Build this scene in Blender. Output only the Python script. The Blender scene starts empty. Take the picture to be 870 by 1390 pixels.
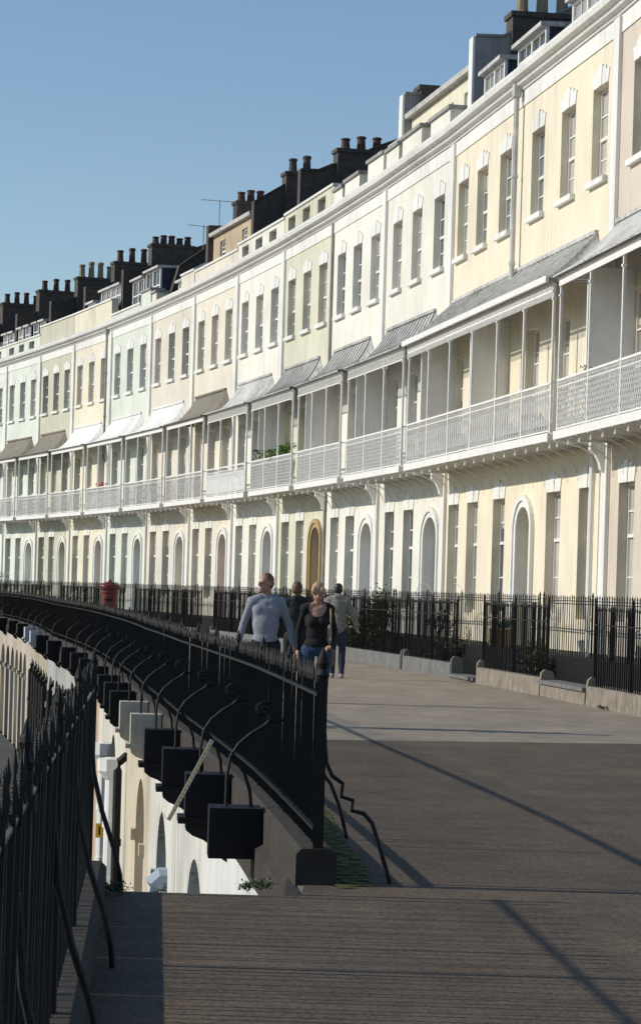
import bpy, bmesh, math, random
from mathutils import Vector, Matrix
R = math.radians
random.seed(7)
SC = bpy.context.scene
COL = SC.collection
# ------------------------------------------------------------------ camera, sky, sun, exposure
cd = bpy.data.cameras.new("camera"); cam = bpy.data.objects.new("camera", cd); COL.objects.link(cam)
cam.location = (0, 0, 1.6)
cam.rotation_euler = (Matrix.Rotation(R(90), 3, 'X') @ Matrix.Rotation(R(1.7), 3, 'Z')).to_euler()
cd.sensor_fit = 'HORIZONTAL'; cd.sensor_width = 24; cd.lens = 3500 / 870 * 24
cd.shift_x = 0; cd.shift_y = 106 / 870
cd.clip_start = .1; cd.clip_end = 4000
SC.camera = cam
w = bpy.data.worlds.new("World"); SC.world = w; w.use_nodes = True
nt = w.node_tree; bg = nt.nodes['Background']; sky = nt.nodes.new('ShaderNodeTexSky')
sky.sky_type = 'NISHITA'; sky.sun_disc = False; sky.sun_elevation = R(26); sky.sun_rotation = R(-90)
sky.air_density = 1.0; sky.dust_density = .15; sky.ozone_density = 2.7
nt.links.new(sky.outputs[0], bg.inputs[0]); bg.inputs[1].default_value = .135
sd = bpy.data.lights.new("sun", 'SUN'); sun = bpy.data.objects.new("sun", sd); COL.objects.link(sun)
sd.energy = 4.1; sd.angle = R(.7); sd.color = (1, .935, .82)
_d = Vector((-math.cos(R(26)), 0.0, math.sin(R(26))))
sun.rotation_euler = _d.to_track_quat('Z', 'Y').to_euler()
SC.view_settings.view_transform = 'Standard'; SC.view_settings.look = 'None'
SC.view_settings.exposure = -.14; SC.view_settings.gamma = 1; SC.view_settings.use_curve_mapping = False

# ------------------------------------------------------------------ plan of the crescent
X0, Y0, HH, KC = 5.0383, 46.2971, .147115, .00265191
def heading(s): return HH + KC * s
def plan(s, b=0.0):
    """s metres along the facade line (growing away), b metres into the building"""
    h = heading(s)
    x = X0 + (math.cos(h) - math.cos(HH)) / KC; y = Y0 + (math.sin(h) - math.sin(HH)) / KC
    return Vector((x + b * math.cos(h), y + b * math.sin(h), 0))

# ------------------------------------------------------------------ materials
MATS = {}
def mat(name, col, rough=.8, var=.1, scale=3.0, metal=0.0, bump=0.0, bscale=40, streak=0.0, spec=.5, stain=None):
    if name in MATS: return MATS[name]
    m = bpy.data.materials.new(name); m.use_nodes = True; t = m.node_tree; N = t.nodes; L = t.links
    p = N['Principled BSDF']; p.inputs['Roughness'].default_value = rough; p.inputs['Metallic'].default_value = metal
    p.inputs['Specular IOR Level'].default_value = spec
    geo = N.new('ShaderNodeNewGeometry')
    n1 = N.new('ShaderNodeTexNoise'); n1.inputs['Scale'].default_value = scale; n1.inputs['Detail'].default_value = 6
    L.new(geo.outputs['Position'], n1.inputs['Vector'])
    r = N.new('ShaderNodeMapRange'); r.inputs[1].default_value = .25; r.inputs[2].default_value = .75
    r.inputs[3].default_value = 1 - var; r.inputs[4].default_value = 1 + var
    L.new(n1.outputs[0], r.inputs[0])
    v = N.new('ShaderNodeVectorMath'); v.operation = 'SCALE'; v.inputs[0].default_value = col[:3]
    L.new(r.outputs[0], v.inputs['Scale']); out = v.outputs[0]
    if streak:
        mp = N.new('ShaderNodeMapping'); mp.inputs['Scale'].default_value = (3.5, 3.5, .35)
        L.new(geo.outputs['Position'], mp.inputs['Vector'])
        n2 = N.new('ShaderNodeTexNoise'); n2.inputs['Scale'].default_value = 1.6; n2.inputs['Detail'].default_value = 5
        L.new(mp.outputs[0], n2.inputs['Vector'])
        r2 = N.new('ShaderNodeMapRange'); r2.inputs[1].default_value = .48; r2.inputs[2].default_value = .8
        r2.inputs[3].default_value = 0; r2.inputs[4].default_value = streak
        L.new(n2.outputs[0], r2.inputs[0])
        mx = N.new('ShaderNodeMix'); mx.data_type = 'RGBA'
        L.new(r2.outputs[0], mx.inputs[0]); L.new(out, mx.inputs[6])
        st = stain or (.34, .29, .2); mx.inputs[7].default_value = (*st, 1); out = mx.outputs[2]
        mp2 = N.new('ShaderNodeMapping'); mp2.inputs['Scale'].default_value = (14, 14, .5); L.new(geo.outputs['Position'], mp2.inputs['Vector'])
        n4 = N.new('ShaderNodeTexNoise'); n4.inputs['Scale'].default_value = 1.0; n4.inputs['Detail'].default_value = 3; L.new(mp2.outputs[0], n4.inputs['Vector'])
        n5 = N.new('ShaderNodeTexNoise'); n5.inputs['Scale'].default_value = .55; n5.inputs['Detail'].default_value = 4; L.new(geo.outputs['Position'], n5.inputs['Vector'])
        ml = N.new('ShaderNodeMath'); ml.operation = 'MULTIPLY'; L.new(n4.outputs[0], ml.inputs[0]); L.new(n5.outputs[0], ml.inputs[1])
        r4 = N.new('ShaderNodeMapRange'); r4.inputs[1].default_value = .24; r4.inputs[2].default_value = .42; r4.inputs[3].default_value = 1; r4.inputs[4].default_value = 1-min(.5, streak*1.1)
        L.new(ml.outputs[0], r4.inputs[0])
        v4 = N.new('ShaderNodeVectorMath'); v4.operation = 'SCALE'; L.new(out, v4.inputs[0]); L.new(r4.outputs[0], v4.inputs['Scale']); out = v4.outputs[0]
    L.new(out, p.inputs['Base Color'])
    if bump:
        n3 = N.new('ShaderNodeTexNoise'); n3.inputs['Scale'].default_value = bscale; n3.inputs['Detail'].default_value = 4
        L.new(geo.outputs['Position'], n3.inputs['Vector'])
        bp = N.new('ShaderNodeBump'); bp.inputs['Strength'].default_value = bump; bp.inputs['Distance'].default_value = .02
        L.new(n3.outputs[0], bp.inputs['Height']); L.new(bp.outputs[0], p.inputs['Normal'])
    MATS[name] = m; return m
WHITE = mat('white_paint', (.78, .77, .73), .6, .05, streak=.12)
TRIM = mat('white_trim', (.8, .79, .75), .55, .04, 4, streak=.22, stain=(.42, .4, .35))
IRONW = mat('white_ironwork', (.76, .75, .72), .6, .15, 12)
BLACK = mat('black_iron', (.014, .0135, .013), .5, .3, 30, bump=.3, bscale=150, spec=.18)
BLKM = mat('near_black_masonry', (.008, .008, .009), .6, .3, 8, spec=.25)  # near-black masonry of plinths, sunk strip, entrance terrace and dark corbels
SLATE = mat('slate_roof', (.045, .047, .055), .6, .25, 6, bump=.4, bscale=14)
NAVY = mat('slate_hung_cheek', (.03, .04, .06), .5, .25, 9)
SOOT = mat('sooty_brick', (.075, .062, .05), .9, .35, 6, bump=.5, bscale=16)
GREYR = mat('grey_render', (.3, .3, .29), .9, .2, 3, streak=.5)
POT = mat('terracotta_pot', (.075, .032, .022), .8, .25, 9)
BUFF = mat('buff_pot', (.26, .21, .14), .8, .2, 9)
LEAD = mat('lead_sheet', (.54, .53, .51), .75, .2, 4, streak=.5, stain=(.2, .2, .19))
RIBD = mat('shaded_lead_rolls', (.2, .2, .195), .6, .2, 4)  # same lead as the sheet; shadow along the rolls put into a darker colour
LEADD = mat('dark_lead', (.46, .455, .435), .7, .25, 4, streak=.5, stain=(.25, .25, .24))
BROWNC = mat('brown_felt_canopy', (.2, .18, .14), .8, .2, 4, streak=.4)
WCAN = mat('white_canopy', (.74, .735, .71), .7, .08, 3, streak=.3, stain=(.4, .4, .38))
STONE = mat('kerb_stone', (.22, .19, .15), .9, .35, 5, bump=.6, bscale=22)
STONEL = mat('pale_kerb_stone', (.14, .138, .13), .85, .25, 5, bump=.5, bscale=22)
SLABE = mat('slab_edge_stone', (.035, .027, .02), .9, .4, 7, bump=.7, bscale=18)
WOOD = mat('planter_wood', (.42, .3, .13), .7, .2, 8)
REDP = mat('red_paint', (.12, .01, .008), .4, .2, 5)
LEAF = mat('leaf', (.05, .07, .02), .6, .5, 9)
LEAFB = mat('bright_leaf', (.10, .19, .03), .55, .4, 9)
FLOWR = mat('red_flower', (.5, .05, .04), .6, .2, 9)
YEL = mat('yellow_sign', (.75, .45, .03), .5, .05)
SKIN = mat('skin', (.42, .23, .16), .5, .08, 20)
HAIRG = mat('ginger_hair', (.2, .08, .035), .6, .3, 60)
HAIRB = mat('blonde_hair', (.45, .3, .15), .5, .3, 60)
HAIRK = mat('black_hair', (.012, .01, .01), .5, .3, 60)
HAIRN = mat('brown_hair', (.12, .06, .035), .6, .3, 60)
MOSS = mat('moss', (.1, .115, .014), .95, .5, 20, bump=.8, bscale=60)
_t = MOSS.node_tree; _n = _t.nodes.new('ShaderNodeTexNoise'); _n.inputs['Scale'].default_value = 9; _n.inputs['Detail'].default_value = 8
_g = _t.nodes.new('ShaderNodeNewGeometry'); _t.links.new(_g.outputs['Position'], _n.inputs['Vector'])
_r = _t.nodes.new('ShaderNodeMapRange'); _r.inputs[1].default_value = .4; _r.inputs[2].default_value = .55; _t.links.new(_n.outputs[0], _r.inputs[0])
_t.links.new(_r.outputs[0], _t.nodes['Principled BSDF'].inputs['Alpha'])

def glass(name, col, rough=.08, spec=.9):
    m = bpy.data.materials.new(name); m.use_nodes = True; t = m.node_tree; p = t.nodes['Principled BSDF']
    oi = t.nodes.new('ShaderNodeObjectInfo'); mr = t.nodes.new('ShaderNodeMapRange')
    mr.inputs[3].default_value = .25; mr.inputs[4].default_value = 2.2
    t.links.new(oi.outputs['Random'], mr.inputs[0])
    v = t.nodes.new('ShaderNodeVectorMath'); v.operation = 'SCALE'; v.inputs[0].default_value = col
    t.links.new(mr.outputs[0], v.inputs['Scale']); t.links.new(v.outputs[0], p.inputs['Base Color'])
    n = t.nodes.new('ShaderNodeTexNoise'); n.inputs['Scale'].default_value = 1.1
    g = t.nodes.new('ShaderNodeNewGeometry'); t.links.new(g.outputs['Position'], n.inputs['Vector'])
    b = t.nodes.new('ShaderNodeBump'); b.inputs['Strength'].default_value = .25; b.inputs['Distance'].default_value = .05
    t.links.new(n.outputs[0], b.inputs['Height']); t.links.new(b.outputs[0], p.inputs['Normal'])
    p.inputs['Roughness'].default_value = rough; p.inputs['Specular IOR Level'].default_value = spec
    return m
GLASS = glass('window_glass', (.17, .17, .165), .12, .8)

BLIND = mat('blind_cloth', (.42, .4, .35), .8, .15, 1.2)
def ground_mat(name, col, col2, spots, vscale):
    m = bpy.data.materials.new(name); m.use_nodes = True; t = m.node_tree; N = t.nodes; L = t.links
    p = N['Principled BSDF']; p.inputs['Roughness'].default_value = .9
    g = N.new('ShaderNodeNewGeometry')
    a = N.new('ShaderNodeTexNoise'); a.inputs['Scale'].default_value = .9; a.inputs['Detail'].default_value = 8; a.inputs['Roughness'].default_value = .65
    L.new(g.outputs['Position'], a.inputs['Vector'])
    r = N.new('ShaderNodeMapRange'); r.inputs[1].default_value = .3; r.inputs[2].default_value = .7; L.new(a.outputs[0], r.inputs[0])
    mx = N.new('ShaderNodeMix'); mx.data_type = 'RGBA'; mx.inputs[6].default_value = (*col, 1); mx.inputs[7].default_value = (*col2, 1)
    L.new(r.outputs[0], mx.inputs[0])
    f = N.new('ShaderNodeTexVoronoi'); f.inputs['Scale'].default_value = vscale; L.new(g.outputs['Position'], f.inputs['Vector'])
    r2 = N.new('ShaderNodeMapRange'); r2.inputs[1].default_value = 0; r2.inputs[2].default_value = .6; r2.inputs[3].default_value = 1 - spots; r2.inputs[4].default_value = 1 + spots
    L.new(f.outputs[0], r2.inputs[0])
    v = N.new('ShaderNodeVectorMath'); v.operation = 'SCALE'; L.new(mx.outputs[2], v.inputs[0]); L.new(r2.outputs[0], v.inputs['Scale'])
    a2 = N.new('ShaderNodeTexNoise'); a2.inputs['Scale'].default_value = 5; a2.inputs['Detail'].default_value = 6; L.new(g.outputs['Position'], a2.inputs['Vector'])
    mp = N.new('ShaderNodeMapping'); mp.inputs['Scale'].default_value = (1.6, .5, 1); L.new(g.outputs['Position'], mp.inputs['Vector'])
    a3 = N.new('ShaderNodeTexNoise'); a3.inputs['Scale'].default_value = 1.2; a3.inputs['Detail'].default_value = 6; L.new(mp.outputs[0], a3.inputs['Vector'])
    ad = N.new('ShaderNodeMath'); ad.operation = 'ADD'; L.new(a2.outputs[0], ad.inputs[0]); L.new(a3.outputs[0], ad.inputs[1])
    r5 = N.new('ShaderNodeMapRange'); r5.inputs[1].default_value = .7; r5.inputs[2].default_value = 1.3; r5.inputs[3].default_value = .78; r5.inputs[4].default_value = 1.2; L.new(ad.outputs[0], r5.inputs[0])
    v5 = N.new('ShaderNodeVectorMath'); v5.operation = 'SCALE'; L.new(v.outputs[0], v5.inputs[0]); L.new(r5.outputs[0], v5.inputs['Scale'])
    L.new(v5.outputs[0], p.inputs['Base Color'])
    b = N.new('ShaderNodeBump'); b.inputs['Strength'].default_value = .6; b.inputs['Distance'].default_value = .006
    fn = N.new('ShaderNodeTexNoise'); fn.inputs['Scale'].default_value = 90; fn.inputs['Detail'].default_value = 5; L.new(g.outputs['Position'], fn.inputs['Vector'])
    L.new(fn.outputs[0], b.inputs['Height']); L.new(b.outputs[0], p.inputs['Normal'])
    return m
CONC = ground_mat('worn_concrete', (.315, .26, .195), (.235, .19, .14), .14, 70)
TARM = ground_mat('old_tarmac', (.092, .064, .038), (.05, .036, .022), .7, 40)
LOWG = ground_mat('lower_road', (.06, .058, .055), (.05, .048, .045), .3, 30)

# ------------------------------------------------------------------ mesh helpers
class MB:
    def __init__(s): s.v = []; s.f = []
    def quad(s, a, b, c, d): n = len(s.v); s.v += [tuple(a), tuple(b), tuple(c), tuple(d)]; s.f.append((n, n+1, n+2, n+3)); return s
    def poly(s, pts): n = len(s.v); s.v += [tuple(p) for p in pts]; s.f.append(tuple(range(n, n+len(pts)))); return s
    def box(s, x0, x1, y0, y1, z0, z1):
        n = len(s.v)
        s.v += [(x0, y0, z0), (x1, y0, z0), (x1, y1, z0), (x0, y1, z0), (x0, y0, z1), (x1, y0, z1), (x1, y1, z1), (x0, y1, z1)]
        s.f += [tuple(n+i for i in q) for q in ((3, 2, 1, 0), (4, 5, 6, 7), (0, 1, 5, 4), (1, 2, 6, 5), (2, 3, 7, 6), (3, 0, 4, 7))]
        return s
    def extr(s, prof, x0, x1):      # prof: (y,z) closed polygon, extruded along x
        n = len(s.v); k = len(prof)
        s.v += [(x0, y, z) for y, z in prof] + [(x1, y, z) for y, z in prof]
        s.f.append(tuple(range(n, n+k))); s.f.append(tuple(range(n+2*k-1, n+k-1, -1)))
        for i in range(k): j = (i+1) % k; s.f.append((n+i, n+k+i, n+k+j, n+j))
        return s
    def extz(s, prof, z0, z1):      # prof: (x,y)
        n = len(s.v); k = len(prof)
        s.v += [(x, y, z0) for x, y in prof] + [(x, y, z1) for x, y in prof]
        s.f.append(tuple(range(n+k-1, n-1, -1))); s.f.append(tuple(range(n+k, n+2*k)))
        for i in range(k): j = (i+1) % k; s.f.append((n+i, n+j, n+k+j, n+k+i))
        return s
    def tube(s, pts, r, k=5, up=(0, 0, 1)):
        pts = [Vector(p) for p in pts]; n0 = len(s.v); m = len(pts)
        for i, p in enumerate(pts):
            d = (pts[min(i+1, m-1)] - pts[max(i-1, 0)]).normalized()
            u = Vector(up) if abs(d.dot(Vector(up))) < .95 else Vector((1, 0, 0))
            a = d.cross(u).normalized(); b = d.cross(a)
            rr = r[i] if isinstance(r, (list, tuple)) else r
            for j in range(k):
                t = 2*math.pi*(j+.5)/k; s.v.append(tuple(p + a*math.cos(t)*rr + b*math.sin(t)*rr))
        for i in range(m-1):
            for j in range(k):
                q = (j+1) % k; s.f.append((n0+i*k+j, n0+i*k+q, n0+(i+1)*k+q, n0+(i+1)*k+j))
        s.f.append(tuple(n0+j for j in range(k))[::-1]); s.f.append(tuple(n0+(m-1)*k+j for j in range(k)))
        return s
    def lathe(s, c, prof, k=12):    # prof: (r,z)
        n0 = len(s.v)
        for r, z in prof:
            for j in range(k): t = 2*math.pi*j/k; s.v.append((c[0]+r*math.cos(t), c[1]+r*math.sin(t), c[2]+z))
        for i in range(len(prof)-1):
            for j in range(k):
                q = (j+1) % k; s.f.append((n0+i*k+j, n0+i*k+q, n0+(i+1)*k+q, n0+(i+1)*k+j))
        s.f.append(tuple(n0+j for j in range(k))[::-1]); s.f.append(tuple(n0+(len(prof)-1)*k+j for j in range(k)))
        return s
    def mesh(s, name, m, smooth=False):
        me = bpy.data.meshes.new(name); me.from_pydata(s.v, [], s.f); me.update()
        ms = m if isinstance(m, (list, tuple)) else [m]
        for q in ms: me.materials.append(q)
        if smooth:
            for p in me.polygons: p.use_smooth = True
        return me
    def build(s, name, m, parent=None, loc=(0, 0, 0), smooth=False):
        o = bpy.data.objects.new(name, s.mesh(name, m, smooth)); COL.objects.link(o); o.parent = parent; o.location = loc
        return o
CACHE = {}
def cached(key, fn, name, m, parent, loc=(0, 0, 0), smooth=False):
    """same mesh data shared by every repeat of a part"""
    if key not in CACHE: CACHE[key] = fn().mesh(name, m, smooth)
    o = bpy.data.objects.new(name, CACHE[key]); COL.objects.link(o); o.parent = parent; o.location = loc
    return o
def tag(o, label=None, cat=None, group=None, kind=None):
    if label: o['label'] = label
    if cat: o['category'] = cat
    if group: o['group'] = group
    if kind: o['kind'] = kind
    return o
def empty(name, loc, rz=0.0):
    o = bpy.data.objects.new(name, None); COL.objects.link(o); o.location = loc; o.rotation_euler = (0, 0, rz); o.empty_display_size = .3
    return o

# ------------------------------------------------------------------ ground
_OFF = [(-40, 8.3), (-32, 8.37), (-27, 8.51), (-23.6, 8.64), (-19, 8.79), (-12, 8.88), (0, 8.75), (15, 8.4), (22, 8.15), (28, 7.7), (43, 6.35), (57, 5.0), (75, 4.5), (130, 4.5)]
def RO(s):
    for (a, u), (b, v) in zip(_OFF[:-1], _OFF[1:]):
        if s <= b: return u+(v-u)*max(0, s-a)/(b-a)
    return 4.5
def xat(Y, off):
    lo, hi = -60, 160
    F_ = off if callable(off) else (lambda q: off)
    for _ in range(40):
        m = (lo+hi)/2
        if plan(m, -F_(m)).y < Y: lo = m
        else: hi = m
    return plan(lo, -F_(lo)).x
mb = MB()
mb.quad((-2500, -300, -4.2), (2500, -300, -4.2), (2500, 3500, -4.2), (-2500, 3500, -4.2))
tag(mb.build('ground', LOWG), kind='structure')
mb = MB()
ss = [-33.2 + i*2.0 for i in range(72)]
OUT, INN = (lambda q: RO(q)+.1), 1.9
for a, b in zip(ss[:-1], ss[1:]):
    p, q, r, t = plan(a, -OUT(a)), plan(b, -OUT(b)), plan(b, -INN), plan(a, -INN)
    mb.quad((*p.xy, 0), (*t.xy, 0), (*r.xy, 0), (*q.xy, 0))
tag(mb.build('pavement', CONC), kind='structure')
mb = MB()      # near tarmac stretch and the wider landing where the photographer stands
def rowx(Y):
    if Y < 13.4: return (-.31 - .064*Y - .16, 9.0)
    return (xat(Y, lambda q: RO(q)+.08), xat(Y, INN))
ys = [-6, 0, 4, 8, 12, 13.39]
for a, b in zip(ys[:-1], ys[1:]):
    mb.quad((rowx(a)[0], a, .004), (9, a, .004), (9, b, .004), (rowx(b)[0], b, .004))
ys = [13.39, 13.8, 16, 18, 20, 22, 24, 26, 27]
P = [(xat(max(y, 13.45), lambda q: RO(q)+.08), y) for y in ys]
P[0] = (-.06, 13.39)
Q = [(9 if y < 14 else xat(y, INN)+.0, y + (0 if y < 27 else 0)) for y in ys]
for i in range(len(ys)-1):
    mb.quad((*P[i], .004), (max(Q[i][0], 5), Q[i][1], .004), (max(Q[i+1][0], 5), Q[i+1][1], .004), (*P[i+1], .004))
mb.quad((*P[-1], .004), (6.2, 27, .004), (6.2, 29.2, .004), (P[-1][0]-.05, 27.02, .004))
tag(mb.build('tarmac_path', TARM), kind='structure')
# solid body of the landing (its stone edge shows over the stair)
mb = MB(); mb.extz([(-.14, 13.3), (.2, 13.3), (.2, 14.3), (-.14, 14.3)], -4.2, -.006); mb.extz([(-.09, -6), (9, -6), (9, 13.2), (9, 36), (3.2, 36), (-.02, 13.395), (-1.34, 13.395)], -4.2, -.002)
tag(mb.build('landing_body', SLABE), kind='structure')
mb = MB()      # moss patch at the railing end
rr = random.Random(3)
ring = [(.06, 14.15), (.16, 13.75), (.33, 13.9), (.32, 14.9), (.2, 16.4), (.1, 18.6), (-.12, 19.5), (-.2, 18.2), (-.08, 16.2), (.0, 14.6)]
mb.poly([(x, y, .012) for x, y in ring])
tag(mb.build('moss_patch', MOSS), 'thin green moss on the tarmac at the end of the railing', 'moss', kind='stuff')

# ------------------------------------------------------------------ houses
def wall_grid(mb, x0, x1, z0, z1, ops, y=0.0, depth=.17):
    """flat wall with rectangular / arched openings (x0,x1,z0,z1,arch_rise) and real reveals"""
    xs = sorted({x0, x1, *[o[0] for o in ops], *[o[1] for o in ops]}); zs = sorted({z0, z1, *[o[2] for o in ops], *[o[3] for o in ops]})
    for i in range(len(xs)-1):
        for j in range(len(zs)-1):
            cx, cz = (xs[i]+xs[i+1])/2, (zs[j]+zs[j+1])/2
            if any(o[0] < cx < o[1] and o[2] < cz < o[3] for o in ops): continue
            mb.quad((xs[i], y, zs[j]), (xs[i+1], y, zs[j]), (xs[i+1], y, zs[j+1]), (xs[i], y, zs[j+1]))
    for o in ops:
        a, b, c, d = o[:4]; ar = o[4] if len(o) > 4 else 0; dp = o[5] if len(o) > 5 else depth
        zt = d - ar
        mb.quad((a, y, c), (a, y, zt), (a, y+dp, zt), (a, y+dp, c)); mb.quad((b, y, zt), (b, y, c), (b, y+dp, c), (b, y+dp, zt))
        mb.quad((a, y, c), (a, y+dp, c), (b, y+dp, c), (b, y, c))
        if not ar: mb.quad((a, y, d), (b, y, d), (b, y+dp, d), (a, y+dp, d))
        else:
            n = 12; cx = (a+b)/2; rx = (b-a)/2; P = [(cx-rx*math.cos(math.pi*i/n), zt+ar*math.sin(math.pi*i/n)) for i in range(n+1)]
            for (px, pz), (qx, qz) in zip(P[:-1], P[1:]):
                mb.quad((px, y, pz), (qx, y, qz), (qx, y, d), (px, y, d))
                mb.quad((px, y, pz), (px, y+dp, pz), (qx, y+dp, qz), (qx, y, qz))

def sash(wd, ht, meet=.5, bars=(1, 1), nv=2):
    def f():
        mb = MB(); t = .05
        mb.box(0, t, 0, .07, 0, ht); mb.box(wd-t, wd, 0, .07, 0, ht); mb.box(t, wd-t, 0, .07, 0, t*1.3); mb.box(t, wd-t, 0, .07, ht-t, ht)
        zm = ht*meet; mb.box(t, wd-t, -.01, .06, zm-.03, zm+.03)
        for lo, hi, n, yy in ((t, zm, bars[0], .03), (zm, ht-t, bars[1], .02)):
            for i in range(n): z = lo+(hi-lo)*(i+1)/(n+1); mb.box(t, wd-t, yy-.008, yy+.02, z-.014, z+.014)
            for i in range(nv): x = t+(wd-2*t)*(i+1)/(nv+1); mb.box(x-.01, x+.01, yy-.005, yy+.02, lo+.03, hi-.01)
        return mb
    return f
def add_window(parent, x, z, wd, ht, kind='upper', kmat=None, y=.15):
    meet = .46 if kind != 'ground' else .62
    bars = {'upper': (1, 1), 'ground': (1, 1), 'french': (2, 1), 'attic': (1, 1)}[kind]
    fr = cached(('sash', wd, ht, kind), sash(wd, ht, meet, bars, 2 if kind != 'attic' else 1), 'window', TRIM, parent, (x, y, z))
    cached(('pane', wd, ht), lambda: MB().quad((.03, .045, .03), (wd-.03, .045, .03), (wd-.03, .045, ht-.03), (.03, .045, ht-.03)), 'pane', GLASS, fr)
    q_ = random.random()
    if kind != 'attic' and q_ < .4:
        hb = round(random.choice((.25, .4, .55, .97))*ht, 2)
        cached(('blind', wd, ht, hb), lambda: MB().quad((.05, .04, ht-hb), (wd-.05, .04, ht-hb), (wd-.05, .04, ht-.04), (.05, .04, ht-.04)), 'blind', BLIND, fr)
    elif kind != 'attic' and q_ < .6:
        cached(('curtain', wd, ht), lambda: MB().quad((.05, .04, .06), (wd*.3, .04, .06), (wd*.22, .04, ht-.04), (.05, .04, ht-.04)).quad((wd*.7, .04, .06), (wd-.05, .04, .06), (wd-.05, .04, ht-.04), (wd*.78, .04, ht-.04)), 'curtains', BLIND, fr)
    if kind in ('upper',):
        cached(('sill', wd, y), lambda: MB().box(-.09, wd+.09, -y-.1, -y+.02, -.11, -.003), 'sill', TRIM, fr)
    if kind in ('upper', 'ground') and kmat is not None:
        def key():
            mb = MB(); c = wd/2; H = .38
            # stepped voussoirs fanning out over the opening
            for a0, a1, t0, t1, h, p in ((-.5, -.3, -.7, -.42, H*.66, .02), (-.3, -.12, -.41, -.16, H*.86, .022), (-.11, .11, -.15, .15, H, .032), (.12, .3, .16, .41, H*.86, .022), (.3, .5, .42, .7, H*.66, .02)):
                k = h/H
                b0, b1 = c+a0*wd*.98, c+a1*wd*.98; u0, u1 = c+(a0+(t0-a0)*k)*wd*.9, c+(a1+(t1-a1)*k)*wd*.9
                n = len(mb.v)
                mb.v += [(b0, -y-p, 0), (b1, -y-p, 0), (u1, -y-p, h), (u0, -y-p, h), (b0, -y+.003, 0), (b1, -y+.003, 0), (u1, -y+.003, h), (u0, -y+.003, h)]
                mb.f += [tuple(n+i for i in q) for q in ((0, 1, 2, 3), (0, 3, 7, 4), (1, 5, 6, 2), (3, 2, 6, 7), (0, 4, 5, 1))]
            return mb
        cached(('key', wd, kmat.name, y), key, 'keystone', kmat, fr, (0, 0, ht+.002))
    return fr

def add_door(parent, x, wd, z0, crown, dm, sm, pot=False):
    """arched doorway: surround ring, leaf with panels, fanlight"""
    rise = wd/2*.78; zs = crown-rise; y = .3
    def ring(r0, r1, p):
        mb = MB(); n = 14; c = wd/2
        def pt(r, i): a = math.pi*i/n; return (c-(wd/2+r)*math.cos(a), zs-z0+(rise+r)*math.sin(a))
        A = [(-r0, 0)]+[pt(r0, i) for i in range(n+1)]+[(wd+r0, 0)]; B = [(-r1, 0)]+[pt(r1, i) for i in range(n+1)]+[(wd+r1, 0)]
        for i in range(len(A)-1):
            a, b, c2, d = A[i], A[i+1], B[i+1], B[i]
            mb.quad((a[0], -p, a[1]), (b[0], -p, b[1]), (c2[0], -p, c2[1]), (d[0], -p, d[1]))
            mb.quad((d[0], -p, d[1]), (c2[0], -p, c2[1]), (c2[0], .0, c2[1]), (d[0], .0, d[1]))
            mb.quad((a[0], -p, a[1]), (a[0], .0, a[1]), (b[0], .0, b[1]), (b[0], -p, b[1]))
        return mb
    def leaf():
        mb = MB(); h = zs-z0-.08
        mb.box(.06, wd-.06, .0, .05, .0, h)
        for zc, hh in ((h*.2, h*.24), (h*.5, h*.22), (h*.8, h*.22)):
            for xc in (.3, .7): mb.box(wd*xc-.14, wd*xc+.14, -.014, .0, zc-hh/2, zc+hh/2)
        return mb
    d = cached(('leaf', wd, z0, crown, dm.name), leaf, 'door', dm, parent, (x, y, z0))
    cached(('ring', wd, z0, crown, sm.name), lambda: ring(.0, .2, .05), 'door_surround', sm, d, (0, -y, 0))
    cached(('ring2', wd, z0, crown, sm.name), lambda: ring(.13, .25, .085), 'hood_mould', sm, d, (0, -y, 0))
    def jamb():
        mb = MB(); h = zs-z0; mb.box(0, .06, -.03, .06, 0, h); mb.box(wd-.06, wd, -.03, .06, 0, h); mb.box(.06, wd-.06, -.03, .06, h-.08, h)
        n = 12
        for i in range(n):
            a, b = math.pi*i/n, math.pi*(i+1)/n
            f = lambda t, k: (wd/2-wd/2*k*math.cos(t), h+rise*k*math.sin(t))
            p, q, r, s2 = f(a, 1), f(b, 1), f(b, .88), f(a, .88)
            mb.quad((p[0], -.03, p[1]), (q[0], -.03, q[1]), (r[0], -.03, r[1]), (s2[0], -.03, s2[1]))
        for a in (45, 90, 135):
            mb.tube([(wd/2, 0, h), (wd/2-wd/2*.9*math.cos(R(a)), 0, h+rise*.9*math.sin(R(a)))], .012, 4)
        return mb
    cached(('jamb', wd, z0, crown, dm.name), jamb, 'door_frame', dm if pot else TRIM, d)
    cached(('fan', wd, z0, crown), lambda: MB().poly([(wd/2-wd/2*.95*math.cos(math.pi*i/12), .03, zs-z0+rise*.95*math.sin(math.pi*i/12)) for i in range(13)]), 'fanlight', GLASS, d)
    cached('knob', lambda: MB().lathe((0, 0, 0), [(.0, -.03), (.03, -.015), (.03, .015), (.0, .03)], 8), 'door_knob', mat('brass', (.6, .42, .15), .3, metal=1), d, (wd-.16, -.05, 1.0))

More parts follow.
